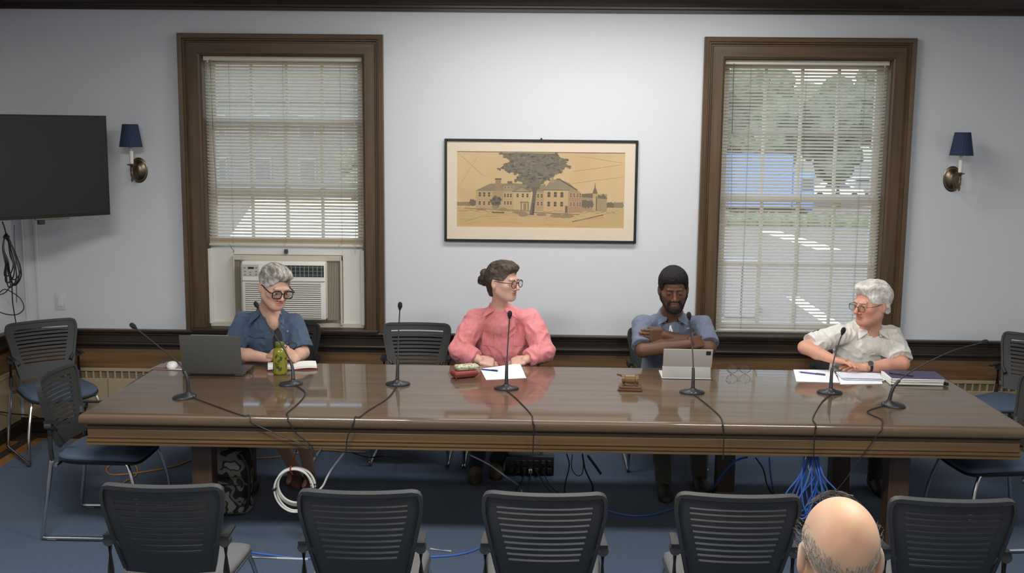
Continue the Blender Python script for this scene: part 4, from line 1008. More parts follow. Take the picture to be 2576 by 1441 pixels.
cord('power_cable', [at(1440, 1142, 6.2), at(1438, 1175, 6.2), at(1450, 1195, 6.2), at(1465, 1190, 6.2), at(1468, 1150, 6.2)], .0028, CABLEB, 'thin grey cable loop hanging under the table centre')
cord('white_cable', [at(1180, 1143, 6.0), at(1230, 1168, 6.0), at(1275, 1200, 6.0), fl(1305, 1222), fl(1312, 1236)], .0045, WHC, 'white cable running down past the boot to the power box')
cord('thin_cable', [at(1900, 1150, 5.9), at(1920, 1180, 5.9), at(1930, 1220, 6.0), fl(1945, 1245)], .004, CABLEB, 'black cable hanging under the table left of the blue bundle')
cord('thin_cable', [at(1935, 1150, 6.1), at(1938, 1190, 6.1), at(1942, 1215, 6.1), fl(1946, 1240)], .0045, BLC, 'single blue cable hanging under the table left of the blue bundle')
cord('thin_cable', [at(885, 1138, 5.9), at(930, 1150, 6.2), at(970, 1146, 6.3), fl(1010, 1150)], .004, CABLEB, 'black cable with connectors lying under the table below the empty chair')
# camouflage backpack between the left legs
p = fl(570, 1268, .007); p.y = 5.98; p.x = at(568, 1200, 5.98).x
t = thing('backpack', p, 'black and white camouflage backpack standing between the left table legs', 'backpack', None, R(10))
CAMO = bpy.data.materials.new('camouflage'); CAMO.use_nodes = True
nt = CAMO.node_tree; tc = nt.nodes.new('ShaderNodeTexCoord'); nz = nt.nodes.new('ShaderNodeTexNoise'); rp = nt.nodes.new('ShaderNodeValToRGB')
nz.inputs['Scale'].default_value = 11; nz.inputs['Detail'].default_value = 1.5
rp.color_ramp.interpolation = 'CONSTANT'; e = rp.color_ramp.elements; e[0].color = lin((30, 30, 30)); e[1].position = .45; e[1].color = lin((120, 114, 104)); q = e.new(.55); q.color = lin((44, 42, 40)); q = e.new(.6); q.color = lin((150, 146, 138))
nt.links.new(tc.outputs['Object'], nz.inputs['Vector']); nt.links.new(nz.outputs['Fac'], rp.inputs[0]); nt.links.new(rp.outputs[0], nt.nodes['Principled BSDF'].inputs['Base Color']); nt.nodes['Principled BSDF'].inputs['Roughness'].default_value = .8
MB().box2(-.15, .15, -.08, .09, 0, .40, .06, 4).build('body', CAMO, t, 60); MB().box2(-.11, .11, -.125, -.06, .03, .24, .035, 4).build('front_pocket', CAMO, t, 60)
MB().tube(spline([(-.1, -.122, .2), (0, -.13, .21), (.1, -.122, .2)], 6), .004, 6).build('zip', BLACKP, t)
MB().tube(spline([(-.04, 0, .39), (-.03, 0, .44), (.03, 0, .44), (.04, 0, .39)], 6), .009, 8).build('handle', BLACKP, t)
for s_ in (-1, 1): MB().tube(spline([(s_*.09, -.085, .38), (s_*.135, -.1, .28), (s_*.13, -.1, .1), (s_*.1, -.09, .04)], 6), .011, 8).build('strap', BLACKP, t)
# cord on the left wall
cord('hanging_cord', [Vector((XL+.045, 6.95, .46)), Vector((XL+.045, 7.1, .30)), Vector((XL+.06, 7.35, .2)), Vector((XL+.15, 7.55, .12)), Vector((XL+.28, 7.54, .02))], .004, CABLEB, 'thin black cord hanging along the left wall behind the corner chair')
from mathutils.bvhtree import BVHTree
# ================================================================== PEOPLE: smooth distance fields meshed with surface nets
def V3(*a): return np.array(a, dtype=float)
def npv(v): return np.array([v[0], v[1], v[2]], dtype=float)
def hrot(yaw, pitch, roll=0):
    """columns: person's left, forward, up. yaw>0 turns towards +X, pitch>0 looks down"""
    y, p, r = R(yaw), R(pitch), R(roll)
    f = V3(math.sin(y)*math.cos(p), -math.cos(y)*math.cos(p), -math.sin(p))
    l = V3(math.cos(y), math.sin(y), 0)
    u = np.cross(f, l); u = u if u[2] > 0 else -u
    l2 = l*math.cos(r)+u*math.sin(r); u2 = u*math.cos(r)-l*math.sin(r)
    return np.stack([l2, f, u2], 1)
class SDF:
    def __init__(s): s.ops = []
    def _add(s, kind, P, bb, k, op, col): s.ops.append((kind, P, bb, k, op, col)); return s
    def ell(s, c, r, M=None, k=.01, op='add', col=None):
        c = npv(c); r = npv(r) if hasattr(r, '__len__') else V3(r, r, r); M = np.eye(3) if M is None else M
        e = np.sqrt(((M*r[None, :])**2).sum(1))
        return s._add('ell', (c, r, M), (c-e, c+e), k, op, col)
    def cone(s, a, b, ra, rb=None, k=.01, op='add', col=None):
        a = npv(a); b = npv(b); rb = ra if rb is None else rb
        lo = np.minimum(a-ra, b-rb); hi = np.maximum(a+ra, b+rb)
        return s._add('cone', (a, b, ra, rb), (lo, hi), k, op, col)
    def box(s, c, h, M=None, rd=.004, k=.005, op='add', col=None):
        c = npv(c); h = npv(h); M = np.eye(3) if M is None else M
        e = (np.abs(M)*h[None, :]).sum(1)
        return s._add('box', (c, h, M, rd), (c-e, c+e), k, op, col)
    def ev(s, o, X, Y, Z):
        kind, P = o[0], o[1]
        if kind == 'ell':
            c, r, M = P; x, y, z = X-c[0], Y-c[1], Z-c[2]
            a = (x*M[0, 0]+y*M[1, 0]+z*M[2, 0])/r[0]; b = (x*M[0, 1]+y*M[1, 1]+z*M[2, 1])/r[1]; c_ = (x*M[0, 2]+y*M[1, 2]+z*M[2, 2])/r[2]
            k0 = np.sqrt(a*a+b*b+c_*c_); k1 = np.sqrt((a/r[0])**2+(b/r[1])**2+(c_/r[2])**2)+1e-9
            return np.where(k0 < .05, k0*min(r)-min(r), k0*(k0-1)/k1)
        if kind == 'cone':
            a, b, ra, rb = P; d = b-a; L2 = float(d@d)+1e-12
            t = np.clip(((X-a[0])*d[0]+(Y-a[1])*d[1]+(Z-a[2])*d[2])/L2, 0, 1)
            return np.sqrt((X-a[0]-t*d[0])**2+(Y-a[1]-t*d[1])**2+(Z-a[2]-t*d[2])**2)-(ra+(rb-ra)*t)
        c, h, M, rd = P; x, y, z = X-c[0], Y-c[1], Z-c[2]
        q = [np.abs(x*M[0, i]+y*M[1, i]+z*M[2, i])-(h[i]-rd) for i in range(3)]
        o_ = np.sqrt(np.maximum(q[0], 0)**2+np.maximum(q[1], 0)**2+np.maximum(q[2], 0)**2)
        return o_+np.minimum(np.maximum(q[0], np.maximum(q[1], q[2])), 0)-rd
    def mesh(s, axes):
        xs, ys, zs = [a.astype(np.float32) for a in axes]
        F = np.full((len(xs), len(ys), len(zs)), .05, np.float32)
        for o in s.ops:
            lo, hi = o[2]; k = o[3]; mg = k+.012; sl = []
            for a, l, h in zip((xs, ys, zs), lo-mg, hi+mg): sl.append(slice(int(np.searchsorted(a, l)), int(np.searchsorted(a, h))))
            if any(q.stop <= q.start for q in sl): continue
            d = s.ev(o, xs[sl[0], None, None], ys[None, sl[1], None], zs[None, None, sl[2]]).astype(np.float32)
            A = F[sl[0], sl[1], sl[2]]
            if o[4] == 'add':
                h = np.clip(.5+.5*(A-d)/k, 0, 1); F[sl[0], sl[1], sl[2]] = A+(d-A)*h-k*h*(1-h)
            else:
                h = np.clip(.5-.5*(A+d)/k, 0, 1); F[sl[0], sl[1], sl[2]] = A+(-d-A)*h+k*h*(1-h)
        I = F < 0; n = [q-1 for q in F.shape]
        cnt = np.zeros(n, np.uint8)
        for dx in (0, 1):
            for dy in (0, 1):
                for dz in (0, 1): cnt += I[dx:dx+n[0], dy:dy+n[1], dz:dz+n[2]]
        ix, iy, iz = np.nonzero((cnt > 0) & (cnt < 8))
        cor = [(dx, dy, dz) for dx in (0, 1) for dy in (0, 1) for dz in (0, 1)]
        val = np.stack([F[ix+c[0], iy+c[1], iz+c[2]] for c in cor], 1)
        acc = np.zeros((len(ix), 3)); num = np.zeros(len(ix))
        for i in range(8):
            for j in range(i+1, 8):
                if sum(abs(cor[i][q]-cor[j][q]) for q in range(3)) != 1: continue
                a, b = val[:, i], val[:, j]; mk = (a < 0) != (b < 0); t = np.where(mk, a/np.where(mk, a-b, 1), 0)
                for q in range(3): acc[:, q] += np.where(mk, cor[i][q]+(cor[j][q]-cor[i][q])*t, 0)
                num += mk
        acc /= num[:, None]
        Vx = xs[ix]+(xs[ix+1]-xs[ix])*acc[:, 0]; Vy = ys[iy]+(ys[iy+1]-ys[iy])*acc[:, 1]; Vz = zs[iz]+(zs[iz+1]-zs[iz])*acc[:, 2]
        idx = np.full(n, -1, np.int32); idx[ix, iy, iz] = np.arange(len(ix))
        quads = []
        for ax in range(3):
            A = [slice(None)]*3; B = [slice(None)]*3; A[ax] = slice(0, -1); B[ax] = slice(1, None)
            o1, o2 = [q for q in range(3) if q != ax]
            A[o1] = B[o1] = slice(1, -1); A[o2] = B[o2] = slice(1, -1)
            a, b = I[tuple(A)], I[tuple(B)]; e = np.array(np.nonzero(a != b)).T
            if not len(e): continue
            sgn = a[e[:, 0], e[:, 1], e[:, 2]]
            g = e.copy(); g[:, o1] += 1; g[:, o2] += 1
            def cell(d1, d2): h = g.copy(); h[:, o1] -= d1; h[:, o2] -= d2; return idx[h[:, 0], h[:, 1], h[:, 2]]
            q = np.stack([cell(1, 1), cell(0, 1), cell(0, 0), cell(1, 0)], 1)
            if ax == 1: q = q[:, ::-1]
            q = np.where(sgn[:, None], q, q[:, ::-1]); quads.append(q)
        return np.stack([Vx, Vy, Vz], 1), np.concatenate(quads)
    def colours(s, V, base):
        d = np.full(len(V), .2); C = np.tile(np.array(lin(base)[:3]), (len(V), 1))
        for o in s.ops:
            if o[4] != 'add': continue
            e = s.ev(o, V[:, 0], V[:, 1], V[:, 2]); k = max(o[3], .004)
            h = np.clip(.5+.5*(d-e)/k, 0, 1); d = d+(e-d)*h-k*h*(1-h)
            c = np.array(lin(o[5])[:3]) if o[5] else np.array(lin(base)[:3])
            C = C*(1-h[:, None])+c*h[:, None]
        return C
def axis(*seg):
    """seg: (lo, hi, step) pieces in order"""
    out = []
    for lo, hi, st in seg: out.append(np.arange(lo, hi-st*.3, st))
    out.append(np.array([seg[-1][1]])); return np.concatenate(out)
def add_mesh(name, V, Q, mt, parent, base, cols=None, off=(0, 0, 0)):
    me = bpy.data.meshes.new(name); V = V-np.array(off)[None, :]
    me.vertices.add(len(V)); me.vertices.foreach_set('co', V.astype(np.float32).ravel())
    me.loops.add(len(Q)*4); me.loops.foreach_set('vertex_index', Q.astype(np.int32).ravel())
    me.polygons.add(len(Q)); me.polygons.foreach_set('loop_start', np.arange(0, len(Q)*4, 4, dtype=np.int32)); me.polygons.foreach_set('loop_total', np.full(len(Q), 4, np.int32))
    me.update(calc_edges=True); me.validate()
    if cols is not None:
        a = me.color_attributes.new('Col', 'FLOAT_COLOR', 'POINT'); a.data.foreach_set('color', np.concatenate([cols, np.ones((len(cols), 1))], 1).astype(np.float32).ravel())
    me.materials.append(mt); me.shade_smooth()
    return obj(name, me, parent)
def wrinkle(V, Q, amp, fr, seed, stretch=(1, 1, 1)):
    """cloth folds: move points along the surface normal"""
    A, B, C_, D = V[Q[:, 0]], V[Q[:, 1]], V[Q[:, 2]], V[Q[:, 3]]
    fn = np.cross(C_-A, D-B); N = np.zeros_like(V)
    for i in range(4): np.add.at(N, Q[:, i], fn)
    N /= np.linalg.norm(N, axis=1)[:, None]+1e-12
    P = V*np.array(stretch)*fr
    out = np.empty(len(V))
    for i, p in enumerate(P):
        v = Vector(p); w = noise.noise(v*.6+Vector((seed, 0, 0)))
        n = noise.noise(v+Vector((w*1.4, seed, w)))
        n2 = noise.noise(v*1.9+Vector((w, 0, seed)))
        out[i] = max(-.8, .55-2.6*abs(n)**.8)*.8+max(-.6, .4-2.2*abs(n2))*.4
    return V+N*(out*amp)[:, None]
SKINM = mat_vc('skin', .55, .05, 300, sss=.06); CLOTHM = {}
def cloth(name, col, bs=420, rough=.85, bump=.25):
    return mat('cloth_'+name, col, rough, 0, .07, 60, bump, bs, 0, (1, 1, 1), sheen=.15)
HAIRM = mat_vc('hair', .55, .55, 260, (1, 1, .25))

def head_ops(S, c, M, sc, sk, lip, hr=None, female=False, brow=None, jaw=1.0, stub=None, nose=1.0, lids=True, lid=0):
    W_ = lambda x, y, z: npv(c)+M@(V3(x, y, z)*sc)
    r = lambda *a: V3(*a)*sc
    k = lambda v: v*sc
    S.ell(W_(0, -.018, .03), r(.074, .094, .088), M, k(.01))
    S.ell(W_(0, .022, -.03), r(.063, .066, .075), M, k(.03))
    S.cone(W_(0, -.005, -.058), W_(0, .048, -.083), .049*sc*jaw, .031*sc*jaw, k(.03), col=stub)
    S.ell(W_(0, .068, -.092), r(.02, .017, .017), M, k(.02), col=stub)
    for s_ in (-1, 1):
        S.ell(W_(s_*.041, .05, -.02), r(.023, .022, .02), M, k(.02))
        S.cone(W_(s_*.05, -.005, -.05), W_(s_*.02, .055, -.085), .022*sc*jaw, .02*sc*jaw, k(.02), col=stub)
    S.cone(W_(-.034, .078, .021), W_(.034, .078, .021), .011*sc, None, k(.015))
    for s_ in (-1, 1): S.ell(W_(s_*.031, .098, .001), r(.018, .018, .013), M, k(.012), 'sub')
    # nose
    S.cone(W_(0, .082, .010), W_(0, .104*nose, -.030), .008*sc, .0112*sc, k(.010))
    for s_ in (-1, 1): S.ell(W_(s_*.0125, .092, -.036), r(.0085, .010, .0075), M, k(.006))
    # eyelids
    if lids:
        for s_ in (-1, 1): S.ell(W_(s_*.031, .0725, .0055-.005*lid), r(.0155, .0140+.0012*lid, .0085+.0036*lid), M, k(.004)); S.ell(W_(s_*.031, .072, -.0085), r(.014, .010, .0045), M, k(.005))
    # mouth
    S.ell(W_(0, .0815, -.0575), r(.023, .010, .0055), M, k(.005), col=lip)
    S.ell(W_(0, .080, -.0685), r(.019, .0105, .0062), M, k(.005), col=lip)
    S.box(W_(0, .0925, -.0628), r(.023, .006, .0016), M, .0012*sc, .003, 'sub')
    for s_ in (-1, 1):   # ears
        e = W_(s_*.077, -.012, -.008); Me = M@np.array([[math.cos(s_*.35), -math.sin(s_*.35), 0], [math.sin(s_*.35), math.cos(s_*.35), 0], [0, 0, 1]])
        S.ell(e, r(.009, .019, .032), Me, k(.006)); S.ell(W_(s_*.087, -.008, -.002), r(.007, .010, .019), Me, k(.005), 'sub')
    if brow:
        for s_ in (-1, 1): S.cone(W_(s_*.014, .0895, .0205), W_(s_*.046, .0775, .0235), .0046*sc, .0032*sc, .003, col=brow)
    return W_, r
def eyes(t, W_, r, M, sc, off, iris=(70, 52, 40), down=0):
    Mx = Matrix(M.tolist())
    for s_ in (-1, 1):
        c = W_(s_*.031, .0725, .0005)-np.array(off)
        m_ = MB(); m_.sphere(c, .0122*sc, 18, 12, Mx, (224, 218, 210)); o = m_.build('eye', mat_vc('eyeball', .15), t, 180)
        f = M@V3(0, math.cos(R(down)), -math.sin(R(down))); p = c+f*.0119*sc
        MB().sphere(p, .0056*sc, 12, 8, None, iris).build('iris', MATS['eyeball'], o, 180)
def hand_ops(S, wrist, d, n, thumb, curl=(20, 30, 20), sc=1.0, spread=.0, rad=1.0, k=.0035, tip=None, lens=(.072, .080, .075, .060), tuck=False):
    """d: finger direction, n: direction the palm faces, thumb: side of the thumb (+1/-1 times d x n)"""
    d = npv(d); d /= np.linalg.norm(d); n = npv(n); n -= d*(n@d); n /= np.linalg.norm(n); s_ = np.cross(d, n)*thumb
    w = npv(wrist); M = np.stack([s_, d, n], 1)
    S.box(w+d*.047*sc, V3(.040, .046, .0135)*sc, M, .012*sc, .008)
    S.ell(w+d*.03*sc+s_*.022*sc+n*.008*sc, V3(.018, .03, .014)*sc, M, .01)
    for i in range(4):
        o = (.0295-.0197*i)*sc; b = w+d*(.088-.004*abs(i-1))*sc+s_*o; L = lens[i]*sc
        cd = d+s_*spread*(1.5-i)*.2; cd /= np.linalg.norm(cd); a = 0; ra = .0089*rad*sc*(1 if i < 3 else .88); p = b-cd*.012*sc
        for j, (fr, cu) in enumerate(zip((.48, .3, .22), curl)):
            a = R(cu if not hasattr(cu, '__len__') else cu[i])
            ax = np.cross(cd, n); ax /= np.linalg.norm(ax); nn = np.cross(ax, cd)*-1
            nd = cd*math.cos(a)+(n-cd*(n@cd))/max(1e-6, np.linalg.norm(n-cd*(n@cd)))*math.sin(a)
            n2 = n*math.cos(a)-cd*math.sin(a)
            cd = nd/np.linalg.norm(nd); n_l = n2
            q = p+cd*L*fr*(1.15 if j == 0 else 1); S.cone(p, q, ra*(1-.06*j), ra*(.94-.06*j), k, col=tip if j == 2 else None); p = q; n = n_l
        n = M[:, 2]
    b = w+d*.022*sc+s_*.030*sc; td = (s_*.62+d*.72+n*.32, s_*.25+d*.9+n*.35) if not tuck else (s_*.1+d*.8+n*.6, d*.8+n*.6); q = b+td[0]*.044*sc; e = q+td[1]*.034*sc
    S.cone(b, q, .0125*sc, .0105*sc, .006); S.cone(q, e, .0103*sc, .0086*sc, .003)
def rotv(M, v): return M@npv(v)

def person(spec):
    t = thing('person', spec['base'], spec['label'], 'person'); off = npv(spec['base'])
    S = SDF(); sk = spec['skin']; J = {a: npv(b) for a, b in spec['J'].items()}
    Mh = hrot(*spec['rot']); sc = spec.get('hs', 1.05)
    hc = J['head']
    fdir = 1 if spec.get('away') else -1
    # trunk and legs under the clothes
    mid = (J['sr']+J['sl'])/2; pel = J['pelvis']
    tr = spec.get('girth', 1.0); Mt = np.stack([(J['sl']-J['sr'])/np.linalg.norm(J['sl']-J['sr']), V3(0, 1, 0), V3(0, 0, 1)], 1)
    S.ell(mid*.72+pel*.28, V3(.145*tr, .10*tr, .19), None, .03); S.ell(mid*.3+pel*.7, V3(.145*tr, .11*tr, .19), None, .04)
    S.ell(pel, V3(.155*tr, .12*tr, .11), None, .04)
    nb = J['neck']; nk = spec.get('neckr', .052)
    S.cone(nb, hc+Mh@V3(0, -.022, -.05)*sc, nk*1.12, nk*.98, .025); S.cone(nb+V3(0, 0, -.06), nb, nk*1.2, nk*1.1, .03)
    for a in ('r', 'l'):
        S.cone(nb+V3(0, .015, -.025), J['s'+a]+V3(0, 0, -.012), .038, .042, .03)
        ar = spec.get('arm', 1.0)
        S.cone(J['s'+a], J['e'+a], .046*ar, .041*ar, .02); S.cone(J['e'+a], J['e'+a]*.55+J['w'+a]*.45, .041*ar, .040*ar, .012); S.cone(J['e'+a]*.55+J['w'+a]*.45, J['w'+a], .040*ar, .027*ar, .015)
        hp = J['h'+a]; kn = J['k'+a]; an = J['a'+a]
        S.cone(hp, kn, .078, .055, .03); S.cone(kn, an, .054, .036, .015); fd = V3(0, fdir, 0)
        S.cone(an+V3(0, -fdir*.03, -.045), an+fd*.14+V3(0, 0, -.05), .027, .019, .02)
    W_, r = head_ops(S, hc, Mh, sc, sk, spec['lip'], brow=spec.get('brow'), jaw=spec.get('jaw', 1.0), stub=spec.get('stub'), nose=spec.get('nose', 1.0), lid=spec.get('lid', 0))
    for h in spec.get('hands', []): hand_ops(S, **h)
    for q in spec.get('body_ops', []): q(S)
    lo = np.min([v for v in J.values()], 0)-.16; hi = np.max([v for v in J.values()], 0)+.16
    hx_ = (hc[0]-.14, hc[0]+.14); hy_ = (hc[1]-.16, hc[1]+.16)
    fine, co = spec.get('fine', .003), .0045
    ax = axis((lo[0], hx_[0], co), (hx_[0], hx_[1], fine), (hx_[1], hi[0], co)) if not spec.get('finex') else axis((lo[0], hi[0], fine))
    # the arms and hands lie in front of the head, keep y fine there too
    y0 = min(J['wr'][1], J['wl'][1], hc[1])-.15 if fdir < 0 else lo[1]
    ay = axis((lo[1], y0, .008), (y0, hc[1]+.16, .0035), (hc[1]+.16, max(hi[1], hc[1]+.2), .007)) if fdir < 0 else axis((lo[1], hy_[0], .007), (hy_[0], hy_[1], .0035), (hy_[1], hi[1], .008))
    az = axis((0.0, .68, .009), (.68, hc[2]-.17, .0042), (hc[2]-.17, hc[2]+.19, fine))
    V, Q = S.mesh((ax, ay, az)); C = S.colours(V, sk)
    # blush and paint on skin
    L = (V-hc[None, :])@Mh/sc
    def dab(cx, cy, cz, rr, col, a):
        nonlocal C
        w = np.exp(-(((L[:, 0]-cx)**2+(L[:, 1]-cy)**2+(L[:, 2]-cz)**2)/rr**2))[:, None]*a; C = C*(1-w)+np.array(lin(col)[:3])*w
    for q in spec.get('dabs', []): dab(*q)
    nv = np.array([noise.noise(Vector(v*38))*.5+noise.noise(Vector(v*110))*.3 for v in V]); C = np.clip(C*(1+.10*nv[:, None]), 0, 1)
    body = add_mesh('body', V, Q, SKINM, t, sk, C, off)
    eyes(t, W_, r, Mh, sc, off, spec.get('iris', (70, 52, 40)), spec.get('down', 0))
    # shirt
    S = SDF(); g = spec.get('shirt_r', 1.0)
    S.ell(mid*.70+pel*.30+V3(0, fdir*.008, 0), V3(.172*g*tr, .122*g*tr, .215), None, .03); S.ell(mid*.32+pel*.68+V3(0, fdir*.015, 0), V3(.170*g*tr, .135*g*tr, .20), None, .05); S.ell(pel+V3(0, 0, -.01), V3(.178*tr, .14*tr, .10), None, .04)
    S.cone(nb+V3(0, .012, -.095), nb+V3(0, .008, -.028), .104, .076, .03)
    for a in ('r', 'l'):
        S.cone(nb+V3(0, .018, -.035), J['s'+a]+V3(0, 0, -.004), .050, .052, .03)
        el, wr, sh = J['e'+a], J['w'+a], J['s'+a]; sr = spec.get('sleeve_r', 1.0)
        if spec['sleeve'] == 'long':
            S.cone(sh, sh*.6+el*.4, .056*sr, .064*sr, .025); S.cone(sh*.6+el*.4, el, .064*sr, .062*sr, .02); S.cone(el, el*.35+wr*.65, .062*sr, .052*sr, .02)
            d = (wr-el)/np.linalg.norm(wr-el); e = el*.35+wr*.65; S.cone(e-d*.03, e+d*.012, .054*sr, .050*sr, .01); cutp = e+d*.03
        else:
            f = spec.get('sleeve_len', .72); e = sh*(1-f)+el*f; d = (el-sh)/np.linalg.norm(el-sh)
            S.cone(sh, e, .056*sr, .063*sr, .025); S.cone(e, e+d*.03, .064*sr, .064*sr, .01); cutp = e+d*.012
        x_, y_, _ = frame_of(Vector(d)); Mc = np.stack([npv(x_), npv(y_), d], 1)
        S.box(cutp+d*.09, V3(.085, .085, .09), Mc, .002, .002, 'sub')
    for q in spec.get('shirt_ops', []): q(S)
    # neck opening
    fwd = V3(0, fdir, 0)
    S.cone(nb+V3(0, 0, -.02), nb+V3(0, 0, .12), nk*1.06, nk*1.45, .006, 'sub')
    for (a_, b_, ra, rb) in spec.get('vneck', []): S.cone(a_, b_, ra, rb, .004, 'sub')
    lo2 = np.min([J[q] for q in ('sr', 'sl', 'er', 'el', 'wr', 'wl', 'neck', 'pelvis')], 0)-.14; hi2 = np.max([J[q] for q in ('sr', 'sl', 'er', 'el', 'wr', 'wl', 'neck', 'pelvis')], 0)+.14
    V, Q = S.mesh((axis((lo2[0], hi2[0], .005)), axis((lo2[1], hi2[1], .005)), axis((pel[2]-.02, nb[2]+.1, .005))))
    V = wrinkle(V, Q, spec.get('wr_amp', .005), spec.get('wr_fr', 13), spec['seed'], spec.get('wr_st', (1, 1, .8)))
    shirt = add_mesh('shirt', V, Q, spec['cloth'], t, None, None, off)
    bv = BVHTree.FromPolygons(V.tolist(), Q.tolist())
    def surf(x, z, lift=.003):
        h = bv.ray_cast(Vector((x, hc[1]-.6, z)), Vector((0, 1, 0)))
        if h[0] is None: return Vector((x, mid[1]-.1, z))-Vector(off.tolist()), Vector((0, -1, 0))
        n = h[1] if h[1].y < 0 else -h[1]
        return h[0]+n*lift-Vector(off.tolist()), n
    # trousers and shoes
    S = SDF()
    S.ell(pel+V3(0, 0, -.02), V3(.172*tr, .135*tr, .105), None, .03)
    for a in ('r', 'l'):
        hp, kn, an = J['h'+a], J['k'+a], J['a'+a]; S.cone(hp, kn, .088, .066, .03)
        f = spec.get('leg_len', 1.02); S.cone(kn, kn*(1-f)+an*f, .066, .050, .015)
    V, Q = S.mesh((axis((lo[0], hi[0], .007)), axis((lo[1], hi[1], .007)), axis((.02, pel[2]+.12, .007))))
    add_mesh('trousers', wrinkle(V, Q, .004, 12, spec['seed']+3), Q, spec['pants'], t, None, None, off)
    for a in ('r', 'l'):
        an = J['a'+a]-off; m_ = MB(); sp = []; zb = .0075
        yaw = spec.get('foot', {}).get(a, 0); Mz = Matrix.Rotation(R(yaw), 3, 'Z')
        for (y_, w, h) in ((-.075, .02, .05), (-.07, .033, .085), (-.03, .037, .10), (.03, .04, .085), (.09, .046, .062), (.14, .047, .052), (.175, .036, .042), (.192, .014, .028)):
            ring = []
            for i in range(16):
                a2 = 2*math.pi*i/16; x = math.cos(a2)*w; z = max(0, (math.sin(a2)+.55)/1.55)*h
                p = Mz@Vector((x, fdir*y_, 0)); ring.append((an[0]+p.x, an[1]+p.y, zb-off[2]+z))
            sp.append(ring)
        MB().rings(sp).build('shoe', spec['shoe'], t, 60)
    return t, Mh, sc, hc, off, J, W_, r, surf

def hair(t, hc, M, sc, off, ops, col, col2, seed, name='hair', step=.0032, amp=.003, fr=60, st=(1, 1, .35), mt=None, dark=None):
    S = SDF()
    for f in ops: f(S)
    lo = np.min([o[2][0] for o in S.ops if o[4] == 'add'], 0)-.02; hi = np.max([o[2][1] for o in S.ops if o[4] == 'add'], 0)+.02
    V, Q = S.mesh(tuple(axis((lo[i], hi[i], step)) for i in range(3)))
    L = (V-npv(hc)[None, :])@M
    # strands: noise drawn out along the combed direction, in head space
    n1 = np.array([noise.noise(Vector((p[0]*fr*st[0], p[1]*fr*st[1], p[2]*fr*st[2]))+Vector((seed, 0, 0))) for p in L])
    n2 = np.array([noise.noise(Vector((p[0]*fr*2.7*st[0], p[1]*fr*2.7*st[1], p[2]*fr*2.7*st[2]))+Vector((0, seed, 0))) for p in L])
    A, B, C_, D = V[Q[:, 0]], V[Q[:, 1]], V[Q[:, 2]], V[Q[:, 3]]; fn = np.cross(C_-A, D-B); N = np.zeros_like(V)
    for i in range(4): np.add.at(N, Q[:, i], fn)
    N /= np.linalg.norm(N, axis=1)[:, None]+1e-12
    V = V+N*((n1+.5*n2)*amp)[:, None]
    w = np.clip(.5+.9*n1+.5*n2, 0, 1)[:, None]; C = np.array(lin(col)[:3])*(1-w)+np.array(lin(col2)[:3])*w
    if dark is not None:
        wd = dark(L/sc)[:, None]; C = C*(1-wd[:, :1])+np.array(lin(dark.col)[:3])*wd[:, :1]
    return add_mesh(name, V, Q, mt or HAIRM, t, None, C, off)

def worn_glasses(t, W_, M, sc, off, mt, th, rw, rh, square, dz=.0, dy=0):
    g = MB(); o = bpy.data.objects.new('eyeglasses', None); COL.objects.link(o); o.parent = t
    w = lambda x, y, z: Vector((W_(x, y, z)-np.array(off)).tolist())
    for s_ in (-1, 1):
        rim = []
        for a in np.linspace(0, 2*math.pi, 29)[:-1]:
            ca, sa = math.cos(a), math.sin(a)
            if square: ca = math.copysign(abs(ca)**.6, ca); sa = math.copysign(abs(sa)**.6, sa)
            x = s_*(.0345)+ca*rw; rim.append(w(x, .1045+dy-.11*abs(x)**1.0*.6, -.003+dz+sa*rh))
        MB().tube(rim, th, 7, True).build('rim', mt, o)
        m_ = MB(); n = len(rim); dd = Vector((M@V3(0, .0005, 0)).tolist()); m_.add([v+dd for v in rim]+[v-dd for v in rim], [tuple(range(n)), tuple(range(2*n-1, n-1, -1))]); m_.build('lens', LENS, o, 0)
        xo = s_*(.0345+rw)
        MB().tube(spline([w(xo, .1+dy-.066*abs(xo), .006+dz), w(s_*.0745, .085, .008+dz), w(s_*.0775, .03, .008+dz*.6), w(s_*.0795, -.008, .010), w(s_*.08, -.028, -.008)], 6), th, 7).build('temple', mt, o)
    MB().tube(spline([w(-.0345+rw, .102+dy, .001+dz), w(0, .106+dy, .006+dz), w(.0345-rw, .102+dy, .001+dz)], 6), th, 7).build('bridge', mt, o)
    return o
def collar(t, nb, off, mt, rad, tilt, flap, spread, fdir=-1, open_=.5, name='collar', h=.03):
    """standing band round the neck that folds into two pointed flaps"""
    nb = Vector(nb.tolist())-Vector(off.tolist()); m_ = MB()
    def f(u, v):
        a = open_+(2*math.pi-2*open_)*u; front = math.cos(a)
        rr = rad*(1+.30*v)+.004; z = .022-h*v*(1+.15*front)-tilt*front
        p = Vector((math.sin(a)*rr, fdir*front*rr*1.02+.006, z)); n = Vector((math.sin(a), fdir*front, .5)).normalized(); return nb+p, n
    m_.solid(f, 30, 4, .006)
    for s_ in (-1, 1):
        a = s_*open_; rr = rad*1.02
        A = Vector((math.sin(a)*rr, fdir*math.cos(a)*rr, .018-tilt)); 
        B_ = A+Vector((s_*.035, -fdir*-.0+fdir*-.004, -.006)); C_ = A+Vector((s_*spread, fdir*.03, -flap)); D = A+Vector((s_*.004, fdir*.018, -.02))
        E_ = A+Vector((s_*.055, fdir*-.006, -.02))
        def g(u, v):
            p = A.lerp(B_, u).lerp(D.lerp(C_, min(1, u*1.3)), v) if u < .8 else A.lerp(B_, u).lerp(C_.lerp(E_, (u-.8)/.2), v)
            return nb+p+Vector((0, fdir*.006*math.sin(v*2.5), .003)), Vector((s_*.2, fdir, .5)).normalized()
        m_.solid(g, 10, 6, .005)
    return m_.build(name, mt, t, 60)
